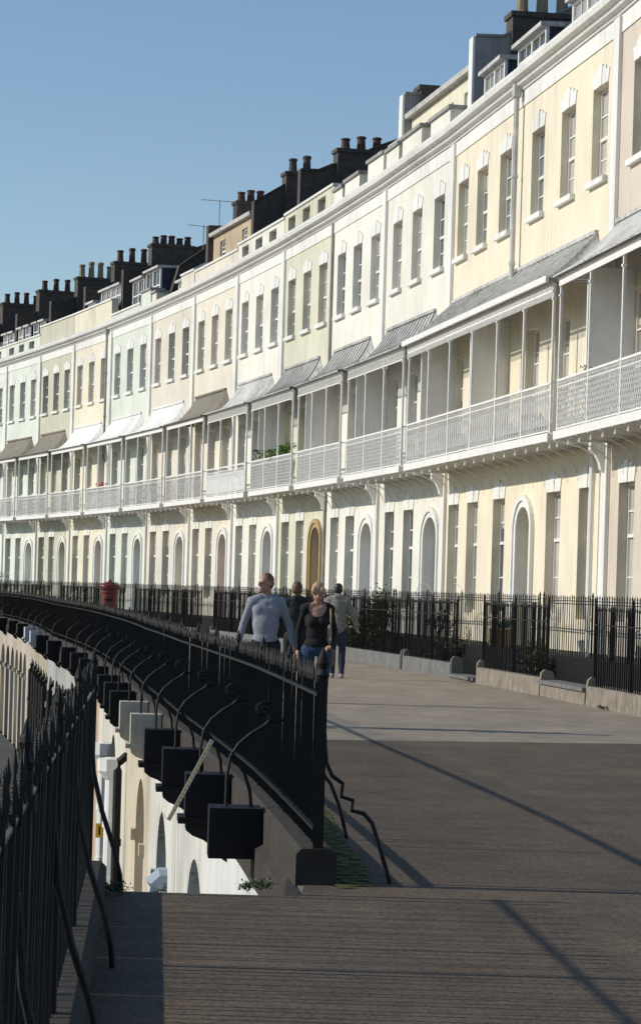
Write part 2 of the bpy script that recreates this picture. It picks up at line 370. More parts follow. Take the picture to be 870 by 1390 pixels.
DECK, RAILT, EAVE, CTOP, DD = 4.52, 5.45, 7.26, 8.3, 1.0
def prof(t, curve):
    """canopy profile from eave (t=0) to wall (t=1)"""
    y = -DD-.14 + (DD+.13)*t
    e = t**(1+curve)
    return y, EAVE+.05 + (CTOP-EAVE-.05)*e
def add_balcony(house, x0, x1, posts, cm, style, curve=.7, ribs=0, inL=.15, inR=1.2, fascia='fret', parts=(), pmat=None, dmat=None):
    L = x1-x0
    mb = MB(); mb.box(0, L, -DD-.02, -.002, DECK-.1, DECK); mb.box(-.02, L+.02, -DD-.06, -DD-.02, DECK-.13, DECK+.02)
    b = mb.build('balcony', WHITE, house, (x0, 0, 0))
    if dmat: MB().box(.02, L-.02, -DD, -.01, DECK-.112, DECK-.102).build('soffit', dmat, b)
    # joist ends, brackets
    nb = max(4, round(L/.85))
    for i in range(nb+1):
        x = .06+(L-.12)*i/nb
        def br():
            m = MB(); m.box(-.02, .02, -DD-.05, -.003, DECK-.15, DECK-.1)
            pts = [(0, -.02-(DD-.1)*(1-math.cos(math.pi/2*t/8)), DECK-.6+.46*math.sin(math.pi/2*t/8)) for t in range(9)]
            m.tube(pts, .014, 4)
            m.lathe((0, -DD+.01, DECK-.27), [(.0, 0), (.024, .015), (.02, .05), (.01, .06), (.01, .12)], 6)
            return m
        cached('bracket', br, 'bracket', IRONW, b, (x, 0, 0))
    # posts
    px = [.04+(L-.08)*i/(posts-1) for i in range(posts)]
    for x in px:
        cached('post', lambda: MB().box(-.032, .032, -DD-.012, -DD+.03, DECK+.02, EAVE-.02).box(-.05, .05, -DD-.02, -DD+.04, RAILT-.02, RAILT+.03).box(-.055, .055, -DD-.03, -DD+.04, EAVE-.32, EAVE-.28), 'balcony_post', IRONW, b, (x, 0, 0))
    # railing panels
    h = RAILT-DECK-.1
    for xa, xb in zip(px[:-1], px[1:]):
        wd = xb-xa-.07
        def panel():
            m = MB(); y = -DD; z0 = DECK+.06; z1 = RAILT
            m.box(0, wd, y-.02, y+.02, z1-.03, z1+.01); m.box(0, wd, y-.012, y+.012, z0-.01, z0+.015); m.box(0, wd, y-.01, y+.01, z1-.14, z1-.12)
            H = z1-.03-z0; r = .0085
            if style == 'lattice':
                n = int(wd/.115)+1; k = H*.62
                for i in range(-int(k/.115)-1, n+1):
                    for sg in (1, -1):
                        xa_, xb_ = i*.115, i*.115+k
                        za, zb = (z0, z0+H) if sg > 0 else (z0+H, z0)
                        # clip to the panel
                        t0 = max(0, (0-xa_)/k); t1 = min(1, (wd-xa_)/k)
                        if t1 <= t0+.02: continue
                        m.tube([(xa_+k*t0, y+sg*.005, za+(zb-za)*t0), (xa_+k*t1, y+sg*.005, za+(zb-za)*t1)], r, 4)
            elif style == 'loops':
                n = max(3, int(wd/.19)); st = wd/n
                for i in range(n):
                    c = (i+.5)*st
                    for zc, hh, ww in ((z0+H*.43, H*.43, .46), (z0+H*.43, H*.3, .26)):
                        m.tube([(c+st*ww*math.cos(a*math.pi/7), y, zc+hh*math.sin(a*math.pi/7)) for a in range(15)], r, 4, up=(0, 1, 0))
                    m.tube([(i*st, y, z0), (i*st, y, z1)], r, 4)
                    m.tube([(i*st+.02, y, z1-.13), (c, y, z1-.03), ((i+1)*st-.02, y, z1-.13)], r*.8, 4)
            elif style == 'solid':
                m.box(.01, wd-.01, y-.008, y+.004, z0+.05, z1-.2)
                n = int(wd/.16)
                for i in range(n+1): m.box(i*wd/n-.02, i*wd/n+.02, y-.02, y-.008, z0, z1-.14)
                for i in range(n): m.tube([(wd/n*(i+.5)+.05*math.cos(a*math.pi/5), y-.012, z1-.3+.06*math.sin(a*math.pi/5)) for a in range(11)], .01, 4, up=(0, 1, 0))
            else:
                n = int(wd/.11)
                for i in range(n+1): m.tube([(i*wd/n, y, z0), (i*wd/n, y, z1-.03)], r, 4)
                for i in range(n//3):
                    c = (i+.5)*wd/(n//3)
                    m.tube([(c+.1*math.cos(a*math.pi/6), y-.01, z0+H*.45+.2*math.sin(a*math.pi/6)) for a in range(13)], r*.9, 4, up=(0, 1, 0))
            return m
        cached(('panel', round(wd, 3), style), panel, 'railing_panel', IRONW, b, (xa+.035, 0, 0))
    # side railings
    for x in (.04, L-.04):
        def side():
            m = MB(); m.box(-.015, .015, -DD, -.01, RAILT-.02, RAILT+.01)
            for i in range(9): m.tube([(0, -DD+.05+i*.11, DECK), (0, -DD+.05+i*.11, RAILT)], .008, 4)
            return m
        cached('siderail', side, 'side_railing', IRONW, b, (x, 0, 0))
    # eave beam with fretwork or fringe
    m = MB(); y = -DD-.02
    if fascia == 'fret':
        m.box(0, L, y-.03, y+.02, EAVE-.03, EAVE+.04); m.box(0, L, y-.015, y+.015, EAVE-.27, EAVE-.24)
        n = int(L/.19)
        for i in range(n):
            c = (i+.5)*L/n; q = L/n/2
            for dx, dz in ((q, .1), (-q, .1)):
                m.tube([(c-dx, y, EAVE-.24), (c+dx, y, EAVE-.03)], .012, 4)
            m.tube([(c+q*.6*math.cos(a*math.pi/4), y, EAVE-.135+.07*math.sin(a*math.pi/4)) for a in range(9)], .01, 4, up=(0, 1, 0))
    elif fascia == 'fringe':
        m.box(-.05, L+.05, y-.16, y-.1, EAVE-.02, EAVE+.1); m.box(0, L, y-.02, y+.02, EAVE-.18, EAVE-.14)
        n = int(L/.09)
        for i in range(n+1):
            x = i*L/n; m.box(x-.022, x+.022, y-.03, y-.01, EAVE-.14, EAVE+.0)
            m.extr([(y-.028, EAVE-.18), (y-.012, EAVE-.18), (y-.018, EAVE-.29), (y-.022, EAVE-.29)], x-.02, x+.02)
    else:
        m.box(0, L, y-.03, y+.02, EAVE-.03, EAVE+.04); m.box(0, L, y-.01, y+.01, EAVE-.14, EAVE-.03)
    m.build('eave_frieze', IRONW, b)
    # canopy
    nx, nt_ = 2, 8; m = MB()
    a0, a1 = -.06, L+.06
    def cp(t, side, dz=0):
        yy, zz = prof(t, curve); return (a0+inL*t if side == 0 else a1-inR*t, yy, zz+dz)
    for dz in (0, -.035):
        for j in range(nt_):
            t0, t1 = j/nt_, (j+1)/nt_
            m.quad(cp(t0, 0, dz), cp(t0, 1, dz), cp(t1, 1, dz), cp(t1, 0, dz))
            for sd_, xx in ((0, a0), (1, a1)):
                p, q = cp(t0, sd_, dz), cp(t1, sd_, dz)
                m.quad(p, q, (xx, q[1], EAVE+.05+dz), (xx, p[1], EAVE+.05+dz))
    m.quad(cp(0, 0), cp(0, 1), cp(0, 1, -.035), cp(0, 0, -.035))
    m.box(a0+inL-.03, a1-inR+.03, -.07, -.004, CTOP-.02, CTOP+.05)
    c = m.build('canopy', cm, b)
    if ribs:
        def rib():
            m = MB(); return m
        m = MB()
        for i in range(ribs+1):
            f = i/ribs
            pts = []
            for j in range(9):
                t = j/8; A, B = cp(t, 0), cp(t, 1); pts.append((A[0]+(B[0]-A[0])*f, A[1], A[2]+.012))
            m.tube(pts, .014, 5)
        m.build('canopy_rolls', RIBD if cm is LEADD else cm, c)
    for xp, lit in parts:
        cached(('partition', (pmat or WHITE).name), lambda: MB().box(-.04, .04, -DD+.18, -.004, DECK, EAVE+.05), 'partition_wall', pmat or WHITE, b, (xp, 0, 0))
    return b

def pots(parent, n, y0, y1, z, tall, m, x=0):
    for i in range(n):
        y = y0+(y1-y0)*(i+.5)/n
        hh = tall*(1 if (i % 3) else .8)
        cached(('pot', round(hh, 2), m.name), lambda: MB().lathe((0, 0, 0), [(.17, -.02), (.17, .04), (.14, .08), (.12, hh*.8), (.15, hh*.84), (.15, hh*.95), (.12, hh)], 10), 'chimney_pot', m, parent, (x, y, z))

def make_house(sf, sn, col, label, cfg):
    """terraced house between plan stations sf (far) and sn (near); local x from far to near, local y into the building"""
    F, Nn = plan(sf), plan(sn); d = (Nn-F); W = d.length; rz = math.atan2(d.y, d.x)
    h = empty('terraced_house', (F.x, F.y, 0), rz); tag(h, label, 'house', 'houses of the crescent')
    lum = max(col); col = tuple(c+(lum-c)*.18 for c in col)
    cm = mat('stucco_'+cfg['n'], col, .85, .06, 1.2, streak=.17, stain=tuple(c*.55 for c in col), bump=.25, bscale=30)
    ops = []; X = [float(x) for x in cfg.get('win', (1.16, 3.35, 5.5))]; sc = W/6.8 if 'win' not in cfg else 1
    wins = [x*sc for x in X]; ww = 1.04
    gw = cfg.get('gwin') or [1.2*sc, 3.3*sc]; dr = cfg.get('door', 5.62*sc); dw = cfg.get('dw', 1.2)
    fw = cfg.get('fwin') or wins
    for x in wins: ops.append((x-ww/2, x+ww/2, 9.28, 11.0))
    for x in fw: ops.append((x-.55, x+.55, DECK+.02, 7.0))
    for x in gw: ops.append((x-.54, x+.54, 1.2, 3.63))
    crown = 3.40; ops.append((dr-dw/2, dr+dw/2, .6, crown, dw/2*.78, .3))
    mb = MB(); wall_grid(mb, 0, W, .575, 12.02, ops, 0, .19)
    for y0, y1 in ((.25, 9.0),):   # body behind the front skin
        mb.quad((0, 0, -3), (0, y1, -3), (0, y1, 12.3), (0, 0, 12.3)); mb.quad((W, 0, -3), (W, 0, 12.3), (W, y1, 12.3), (W, y1, -3)); mb.quad((0, y1, -3), (W, y1, -3), (W, y1, 12.3), (0, y1, 12.3))
    mb.build('wall', cm, h)
    MB().box(0, W, .02, .4, -3, .57).build('plinth', BLKM, h)
    km = cfg.get('key', TRIM)
    for x in wins: add_window(h, x-ww/2, 9.28, ww, 1.72, 'upper', km)
    for x in fw: add_window(h, x-.55, DECK+.02, 1.1, 2.46, 'french', y=.17)
    for x in gw: add_window(h, x-.54, 1.2, 1.08, 2.43, 'ground', km, y=.17)
    add_door(h, dr-dw/2, dw, .6, crown, cfg.get('dm', TRIM), cfg.get('ds', TRIM), cfg.get('dframe', False))
    # frieze, cornice, pilaster
    MB().box(0, W, -.025, -.002, 11.70, 12.02).build('frieze', TRIM, h)
    co = MB().extr([(0.3, 12.025), (-.06, 12.025), (-.08, 12.07), (-.17, 12.10), (-.2, 12.17), (-.31, 12.2), (-.34, 12.3), (-.34, 12.34), (-.28, 12.36), (.3, 12.38)], 0, W).build('cornice', TRIM, h)
    MB().extr([(-.29, 12.362), (.3, 12.392), (.3, 12.41), (-.3, 12.38)], 0, W).build('cornice_flashing', LEAD, co)
    pw = cfg.get('pil', .4)
    if pw:
        p = MB().box(-pw/2, pw/2, -.075, -.003, .575, 11.99).build('pilaster', cfg.get('pm', TRIM), h)
        MB().extr([(-.076, 4.38), (-.34, 4.38), (-.34, 4.25), (-.24, 4.16), (-.17, 4.02), (-.14, 3.9), (-.076, 3.84)], -.08, .08).build('scroll_corbel', TRIM, p)
    # roof
    if cfg.get('roof', True):
        MB().extr([(.75, 12.3), (1.15, 13.7), (4.6, 15.4), (9, 13.2), (9, 12.3)], .02, W-.02).build('roof', SLATE, h)
    at = cfg.get('attic')
    if at:
        ez = at[4] if len(at) > 4 else 13.72
        aw = MB(); wall_grid(aw, .2, W-.36, 12.3, ez, [(x-.42, x+.42, at[1], at[2]) for x in at[0]], .55, .12)
        aw.box(.2, W-.36, .68, 1.1, 12.3, ez-.02)
        aw.build('attic_wall', mat('attic_'+cfg['n'], at[3], .85, .08, 2, streak=.3), h)
        MB().extr([(.38, ez), (.36, ez+.12), (.6, ez+.16), (.6, ez)], .1, W-.36).extr([(.6, ez+.16), (4.6, 15.7), (4.6, 15.6), (.6, ez+.02)], .1, W-.36).build('attic_eave', LEAD, h)
        for x in at[0]: add_window(h, x-.4, at[1], .8, at[2]-at[1], 'attic', y=.62)
    pt = cfg.get('parapet')
    for q in pt or ():
        if q[0] == 'solid':
            _, a, b2, zt, op = q
            m = MB(); wall_grid(m, a, b2, 12.38, zt, [(x-.5, x+.5, 12.45, zt-.13) for x in op], -.04, .2)
            m.quad((a, -.04, zt), (b2, -.04, zt), (b2, .24, zt), (a, .24, zt)); m.quad((b2, -.04, 12.38), (b2, .24, 12.38), (b2, .24, zt), (b2, -.04, zt))
            m.quad((a, .24, 12.38), (a, -.04, 12.38), (a, -.04, zt), (a, .24, zt)); m.quad((b2, .24, 12.38), (a, .24, 12.38), (a, .24, zt), (b2, .24, zt))
            pa = m.build('parapet', mat('parapet_'+cfg['n'], tuple(c*.97 for c in col), .85, .06, 2, streak=.3), h)
            MB().box(a-.02, b2+.02, -.09, .28, zt+.002, zt+.07).build('coping', TRIM, pa)
            for x in op:
                MB().quad((x-.5, .13, 12.45), (x+.5, .13, 12.45), (x+.5, .13, zt-.13), (x-.5, .13, zt-.13)).build('parapet_light', GLASS, pa)
        else:
            _, a, b2, zt = q
            pa = MB().box(a, b2, -.06, .42, 12.385, zt).build('parapet_pedestal', cm, h)
            MB().box(a-.06, b2+.06, -.12, .48, zt+.002, zt+.09).build('coping', GREYR, pa)
    for (a, b2, zt, n, zb) in cfg.get('dormers', ()):
        y0 = .42
        dm = MB(); dm.box(a, b2, y0+.08, 2.6, 12.3, zt); dm = dm.build('dormer', NAVY, h)
        wd = (b2-a); m = MB(); ht = zt-zb
        m.box(a-.01, b2+.01, y0, y0+.07, zb-.06, zb+.05); m.box(a-.01, b2+.01, y0, y0+.07, zt-.07, zt)
        for i in range(n+1): x = a+wd*i/n; m.box(x-.045, x+.045, y0-.005, y0+.065, zb, zt)
        m.box(a, b2, y0+.01, y0+.06, (zb+zt)/2-.025, (zb+zt)/2+.025)
        for i in range(n): x = a+wd*(i+.5)/n; m.box(x-.015, x+.015, y0+.02, y0+.05, zb, zt)
        m.build('dormer_window', TRIM, dm)
        MB().quad((a, y0+.05, zb), (b2, y0+.05, zb), (b2, y0+.05, zt), (a, y0+.05, zt)).build('pane', GLASS, dm)
        MB().extr([(y0-.14, zt+.002), (y0-.14, zt+.09), (2.7, zt+.16), (2.7, zt+.002)], a-.12, b2+.1).build('dormer_roof', LEAD, dm)
    pc = cfg.get('party')           # party wall and stack on the far boundary
    if pc:
        kind, pm, stk = pc
        pr = {'std': [(.36, 12.3), (.36, 14.5), (1.0, 14.52), (2.8, 15.38), (4.6, 16.1), (9, 14.2), (9, 12.3)],
              'high': [(.4, 12.3), (.4, 14.45), (1.6, 15.2), (3.3, 16.0), (4.6, 16.4), (9, 14.2), (9, 12.3)],
              'mansard': [(.5, 12.3), (.95, 13.9), (1.95, 14.65), (4.6, 15.9), (9, 13.8), (9, 12.3)]}[kind]
        pw_ = MB().extr(pr, -.19, .19).build('party_wall', pm, h)
        cp_ = MB()
        for (ya, za), (yb, zb2) in zip(pr[1:-2], pr[2:-1]):
            cp_.extr([(ya, za+.003), (ya, za+.06), (yb, zb2+.06), (yb, zb2+.003)], -.23, .23)
        cp_.build('party_coping', GREYR if pm is not SOOT else SOOT, pw_)
        if pm is not SOOT: MB().box(-.2, .2, .3, .355, 12.3, 14.5).build('party_wall_end', TRIM, pw_)
        for (y0, y1, zt, n, tall, pmat) in stk:
            st = MB().box(-.32, .32, y0, y1, 13.5, zt-.12).box(-.37, .37, y0-.05, y1+.05, zt-.118, zt).build('chimney_stack', SOOT, h)
            pots(st, n, y0+.05, y1-.05, zt, tall, pmat)
    for (x, z0, z1, r, m_) in cfg.get('pipes', ()):
        q = MB().tube([(x, -.1-r, z0), (x, -.1-r, z1)], r, 8).box(x-r*1.8, x+r*1.8, -.1-r*2.4, -.08, z1-.02, z1+.25)
        for i in range(int((z1-z0)/1.8)): q.lathe((x, -.1-r, z0+.5+i*1.8), [(r*1.3, -.04), (r*1.35, .0), (r*1.3, .04)], 8)
        q.build('drainpipe', m_, h, smooth=False)
    for bc in cfg.get('balcony', ()): add_balcony(h, **bc)
    return h, W

DSHADE = mat('shaded_white_door', (.42, .44, .48), .5, .05)  # white doors; shade of the doorway put into the grey-blue colour
DBROWN = mat('varnished_door', (.33, .15, .03), .45, .15, 6)
OCHRE = mat('ochre_surround', (.4, .29, .14), .6, .1)
DPINK = mat('pink_door', (.5, .36, .36), .5, .05)
YELD = mat('yellow_soffit', (.62, .44, .16), .7, .1)
def bal(W, **k):
    d = dict(x0=.55, x1=W-.2, posts=4, cm=LEADD, curve=1.2, style='lattice', parts=((.12, 0),)); d.update(k); return d
S = [13.54, 20.83, 27.16, 33.72, 40.46, 47.22, 54.41, 61.49, 68.36, 74.83, 81.46, 88.2, 95.0, 101.8]
Wd = [b-a for a, b in zip(S[:-1], S[1:])]
HOUSES = []
# near pinkish house at the right edge
HOUSES.append(make_house(-.19, -7.3, (.62, .53, .42), 'tan pink stucco house cut by the right edge of the view', dict(n='tan_pink', win=(1.6, 3.8, 6.0), gwin=(1.4, 3.4), door=5.7,
    pil=.42, balcony=(bal(7.1, x0=.2, x1=6.9, posts=4, cm=LEAD, style='lattice', fascia='plain', curve=.35, parts=((1.3, 0),), pmat=WHITE, inR=.6, inL=.2),),
    party=('std', SOOT, ()), pipes=())))
# double fronted cream house: six bays, one door
s0 = 13.54
HOUSES.append(make_house(13.54, -.19, (.77, .68, .49), 'pale yellow house twice as wide as the others with long grey canopy', dict(n='pale_yellow',
    win=tuple(s0-q for q in (12.5, 10.57, 8.4, 5.62, 3.27, 1.0)), gwin=[s0-q for q in (12.57, 10.62, 8.12, 3.58, 1.17)], door=s0-5.84, dw=1.15, dm=DSHADE,
    balcony=(bal(13.73, x0=.3, x1=13.45, posts=7, cm=LEAD, style='loops', fascia='fringe', curve=.12, ribs=34, parts=((.55, 0), (5.6, 0)), pmat=WHITE, inL=.2, inR=.9),),
    dormers=((s0-9.3, s0-6.95, 13.38, 2, 12.7), (s0-12.5, s0-10.6, 13.42, 2, 12.6), (s0-4.8, s0-2.6, 13.4, 2, 12.6)),
    party=('std', GREYR, ((1.2, 3.2, 15.12, 4, .95, BUFF),)), pil=.42,
    pipes=((s0-6.95, 7.95, 11.9, .055, LEAD), (s0-.3, .7, 4.2, .05, TRIM)))))
HOUSES.append(make_house(20.83, 13.54, (.75, .72, .62), 'off white house with cream attic storey beside the wide yellow house', dict(n='off_white',
    gwin=[1.43, 3.56], door=6.03, dw=1.35, dm=DSHADE, win=(1.43, 3.6, 5.9),
    balcony=(bal(7.29, ribs=14, x0=.65, x1=7.0),), attic=((1.9, 4.3, 6.2), 12.75, 13.5, (.72, .68, .54), 13.85),
    parapet=(('ped', .1, 1.55, 12.95), ('ped', 1.95, 4.05, 12.97), ('ped', 5.0, 6.95, 12.9)), roof=False,
    party=('std', GREYR, ((.75, 1.2, 14.75, 0, .5, POT),)))))
HOUSES.append(make_house(27.16, 20.83, (.79, .755, .66), 'white stuccoed house with stained balcony partition and ribbed lead canopy', dict(n='white',
    gwin=[1.15, 3.08], door=5.25, dw=1.3, dm=DSHADE, pil=.12, pm=GREYR, balcony=(bal(6.33, ribs=12, pmat=TRIM),), win=(1.1, 3.1, 5.2),
    parapet=(('ped', .1, 1.2, 12.85), ('ped', 1.5, 3.3, 12.9), ('ped', 4.3, 6.1, 13.0)), dormers=((3.4, 4.2, 13.2, 1, 12.6), (5.2, 6.2, 13.3, 2, 12.7)))))
HOUSES.append(make_house(33.72, 27.16, (.64, .62, .46), 'yellow green house with brown arched front door and square parapet openings', dict(n='yellow_green',
    dm=DBROWN, ds=OCHRE, dframe=True, balcony=(bal(6.56, ribs=14, pmat=WHITE),), parapet=(('solid', .02, 6.54, 13.08, (1.0, 3.0, 5.0)),),
    party=('std', SOOT, ((1.5, 3.1, 15.25, 3, .45, POT),)))))
HOUSES.append(make_house(40.46, 33.72, (.77, .74, .64), 'pale cream house with smooth grey canopy and small trellis plants on its balcony neighbour', dict(n='pale_cream',
    dm=DSHADE, balcony=(bal(6.74, cm=LEAD, style='solid', fascia='fret', parts=()),), parapet=(('solid', .02, 6.72, 13.0, (1.1, 3.1, 5.1)),),
    party=('high', SOOT, ((1.45, 2.5, 15.55, 2, .6, SOOT),)))))
HOUSES.append(make_house(47.22, 40.46, (.73, .665, .53), 'sandy cream house with tan attic storey and two small attic windows', dict(n='sandy',
    dm=DPINK, balcony=(bal(6.76, cm=BROWNC, style='bars', fascia='plain', dmat=YELD, parts=()),), attic=((1.75, 5.1), 13.12, 13.84, (.5, .4, .27), 14.12), roof=False,
    parapet=(('solid', .02, 6.74, 12.85, ()),), party=('std', SOOT, ((1.35, 2.5, 15.5, 3, .45, POT),)))))
HOUSES.append(make_house(54.41, 47.22, (.67, .61, .5), 'beige stucco house with white canopy below a dark mansard slope', dict(n='beige',
    dm=TRIM, balcony=(bal(7.19, cm=WCAN, style='bars', fascia='plain', parts=()),), parapet=(('solid', 5.0, 7.1, 12.95, ()), ('ped', .1, .9, 12.8)), dormers=((2.6, 4.8, 12.98, 4, 12.55),),
    party=('mansard', SOOT, ()))))
HOUSES.append(make_house(61.49, 54.41, (.64, .68, .58), 'pale mint house with wide row of white dormer windows', dict(n='mint',
    dm=DSHADE, balcony=(bal(7.08, cm=WCAN, style='loops', fascia='plain', parts=()),), parapet=(('solid', .02, 5.2, 12.62, ()), ('ped', 5.4, 7.0, 13.0)), dormers=((1.8, 3.7, 13.85, 2, 12.65), (4.1, 6.4, 13.95, 2, 12.65)),
    party=('std', SOOT, ((1.5, 3.3, 15.7, 5, .4, POT),)), pipes=((-.28, 4.4, 11.9, .05, GREYR),))))
HOUSES.append(make_house(68.36, 61.49, (.74, .68, .5), 'warm cream house with high plain parapet and white canopy', dict(n='warm_cream',
    dm=DSHADE, balcony=(bal(6.87, cm=WCAN, style='bars', fascia='plain', parts=()),), parapet=(('solid', .02, 6.85, 13.3, ()),), dormers=((3.0, 6.5, 14.0, 4, 13.2), (.6, 1.9, 13.7, 2, 13.2)),
    party=('std', SOOT, ((1.6, 3.3, 15.75, 3, .65, POT),)))))
HOUSES.append(make_house(74.83, 68.36, (.55, .535, .4), 'khaki green house with high plain parapet and grey brown canopy', dict(n='khaki',
    balcony=(bal(6.47, cm=BROWNC, style='lattice', fascia='plain', parts=()),), parapet=(('solid', .02, 6.45, 13.3, ()),),
    party=('std', SOOT, ((1.55, 3.4, 15.75, 4, .75, BUFF),)))))
HOUSES.append(make_house(81.46, 74.83, (.67, .72, .61), 'mint white house with small square parapet openings and five small dormers', dict(n='mint_white',
    balcony=(bal(6.63, cm=BROWNC, style='bars', fascia='plain', parts=()),), parapet=(('solid', .02, 6.61, 12.95, (.9, 2.9, 4.9)),), dormers=tuple((a, a+.85, 13.75, 1, 13.0) for a in (.4, 1.8, 3.4, 4.7, 5.8)[:4]),
    party=('std', SOOT, ((1.4, 3.2, 15.8, 3, .6, POT),)))))
HOUSES.append(make_house(88.2, 81.46, (.72, .74, .66), 'white green house cut by the left edge of the view', dict(n='white_green',
    balcony=(bal(6.74, cm=LEAD, style='bars', fascia='plain', parts=()),), parapet=(('solid', .02, 6.72, 12.95, (1.1, 3.1, 5.1)),), dormers=((4.2, 5.0, 13.7, 1, 13.0), (5.4, 6.2, 13.7, 1, 13.0)),
    party=('std', SOOT, ((1.3, 3.4, 15.8, 4, .6, POT),)))))
HOUSES.append(make_house(95.0, 88.2, (.72, .64, .45), 'far cream house beyond the left edge at the end of the terrace', dict(n='far_cream',
    balcony=(bal(6.8, cm=LEAD, style='bars', fascia='plain', parts=()),), parapet=(('solid', .02, 6.78, 12.95, ()),), party=('std', SOOT, ((1.5, 3.2, 15.8, 3, .6, POT),)))))

# TV aerials stand on the roofs
def aerial(s, b, z, label, n=6, yaw=0.0):
    p = plan(s, b); m = MB(); m.tube([(0, 0, 0), (0, 0, 1.0)], .02, 5)
    o = empty('tv_aerial', (p.x, p.y, z), yaw); tag(o, label, 'aerial', 'rooftop aerials')
    m.build('mast', LEADD, o)
    MB().tube([(-.7, 0, .95), (.7, 0, .95)], .014, 4).build('boom', LEADD, o)
    a = MB()
    for i in range(n): x = -.65+1.3*i/(n-1); a.tube([(x, -.22, .95), (x, .22, .95)], .008, 4)
    a.build('elements', LEADD, o)
aerial(47.3, .8, 14.55, 'larger aerial beside the tan attic storey', 8, .3)
aerial(54.3, 1.9, 14.6, 'smaller aerial above the beige house roof', 6, .5)

# ------------------------------------------------------------------ iron railings
def spear(m, x, y, z0, z1, r=.009, hh=.1, lx_=0.0):
    m.box(x-r, x+r, y-r, y+r, z0, z1-hh)
    if lx_: m.v[-4:] = [(a+lx_, b, c) for a, b, c in m.v[-4:]]; x += lx_
    n = len(m.v); zz = z1-hh
    for rr, z in ((r*1.1, zz), (r*1.7, zz+hh*.3), (r*.2, z1)):
        m.v += [(x-rr, y, z), (x, y-rr, z), (x+rr, y, z), (x, y+rr, z)]
    for k in (0, 4):
        for j in range(4): q = (j+1) % 4; m.f.append((n+k+j, n+k+q, n+k+4+q, n+k+4+j))
def along(fn, s0, s1, step):
    n = max(1, int(round((s1-s0)/step))); return [s0+(s1-s0)*i/n for i in range(n+1)]
def railing_run(off, s0, s1, z0, z1, rails, step, label, group, posts=2.4, posth=.1, base=None, hh=.1, r=.009, flat=.022, thing=None, lean=0.0):
    OF = off if callable(off) else (lambda q: off)
    o = thing or empty('iron_railing', tuple(plan((s0+s1)/2, -OF((s0+s1)/2)).xy)+(0,))
    if not thing: tag(o, label, 'railing', group)
    c = o.location
    def L(s, z, dof=0): p = plan(s, -OF(s)-dof); return (p.x-c.x, p.y-c.y, z)
    npan = max(1, round((s1-s0)/posts))
    for k in range(npan):
        a = s0+(s1-s0)*k/npan; b = s0+(s1-s0)*(k+1)/npan
        m = MB()
        q = along(None, a, b, step)
        for s in q[1:-1]:
            p = L(s+random.uniform(-.1, .1)*step, 0); jit = random.uniform(-.012, .012); spear(m, p[0], p[1], z0, z1+jit, r, hh, random.uniform(-lean, lean))
        m.build('bars', BLACK, o)
    for i, z in enumerate(rails):
        m = MB(); q = along(None, s0, s1, 1.2)
        for a, b in zip(q[:-1], q[1:]):
            n = len(m.v)
            for s in (a, b):
                for dof, dz in ((-flat, -.008), (flat, -.008), (flat, .008), (-flat, .008)): m.v.append(L(s, z+dz, dof))
            m.f += [(n, n+1, n+2, n+3), (n+7, n+6, n+5, n+4)]+[(n+j, n+4+j, n+4+(j+1) % 4, n+(j+1) % 4) for j in range(4)]
        m.build('rail', BLACK, o)
    for k in range(npan+1):
        s = s0+(s1-s0)*k/npan; p = L(s, 0)
        key = ('rpost', z0, z1, posth)
        def post():
            m = MB(); m.box(-.017, .017, -.017, .017, z0, z1+posth-.14)
            m.lathe((0, 0, z1+posth-.14), [(.017, 0), (.024, .02), (.013, .04), (.021, .07), (.016, .1), (.0, .15)], 8)
            return m
        cached(key, post, 'railing_post', BLACK, o, (p[0], p[1], 0))
    return o
# front gardens: kerb with railing, stepped gaps
segs = [(-14.5, -7.75), (-4.5, .6), (2.95, 7.7), (7.95, 19.7), (22.0, 33.2), (35.2, 46.6), (48.6, 60.5), (62.4, 74.2), (76.0, 88), (90, 99)]
sl = ['railing on the kerb at the right edge with weeds at its foot', 'railing between the stone step and the pale step slab', 'railing on the pale kerb in front of the wooden planter', 'railing in front of the tall bush behind the men',
      'railing behind the walking couple', 'railing seen between the couple and the red post box', 'railing right behind the red post box', 'railing left of the red post box', 'far railing below the khaki and mint houses', 'farthest railing at the left edge of the terrace']
for (a, b), lb in zip(segs, sl):
    o = railing_run(2.0, a, b, .28, 1.5, (1.2,), .135, 'black '+lb, 'front garden railings', posts=2.6, posth=.1, r=.0095)
    c = o.location; m = MB(); q = along(None, a, b, 1.0); km = STONE if a < 2 else STONEL
    for s, t in zip(q[:-1], q[1:]):
        n = len(m.v)
        g = .008
        for ss_ in (s+g, t-g):
            for of, z in ((1.86, 0), (2.13, 0), (2.12, .26), (2.09, .285), (1.86, .285)):
                p = plan(ss_, -of); m.v.append((p.x-c.x, p.y-c.y, z-.0 if z else -.15))
        m.f += [(n, n+1, n+2, n+3, n+4), (n+9, n+8, n+7, n+6, n+5)]+[(n+j, n+5+j, n+5+(j+1) % 5, n+(j+1) % 5) for j in range(5)]
    m.build('kerb_plinth', km, o)
    for s in (a, b):                      # upright curled end stones
        p = plan(s, -2.0); sg = -1 if s == a else 1
        e = MB().extr([(-.11, 0), (.12, 0), (.12, .3), (.09, .4), (.02, .43), (-.05, .43), (-.1, .38), (-.11, .3)], -.05, .05).build('end_stone', km, o, (p.x-c.x, p.y-c.y, -.01))
        e.rotation_euler = (0, 0, math.atan2(-math.cos(heading(s)), math.sin(heading(s))))
gaps = [(-7.75, -4.5), (.6, 2.95), (19.7, 22.0), (33.2, 35.2), (46.6, 48.6), (60.5, 62.4), (74.2, 76.0), (88, 90)]
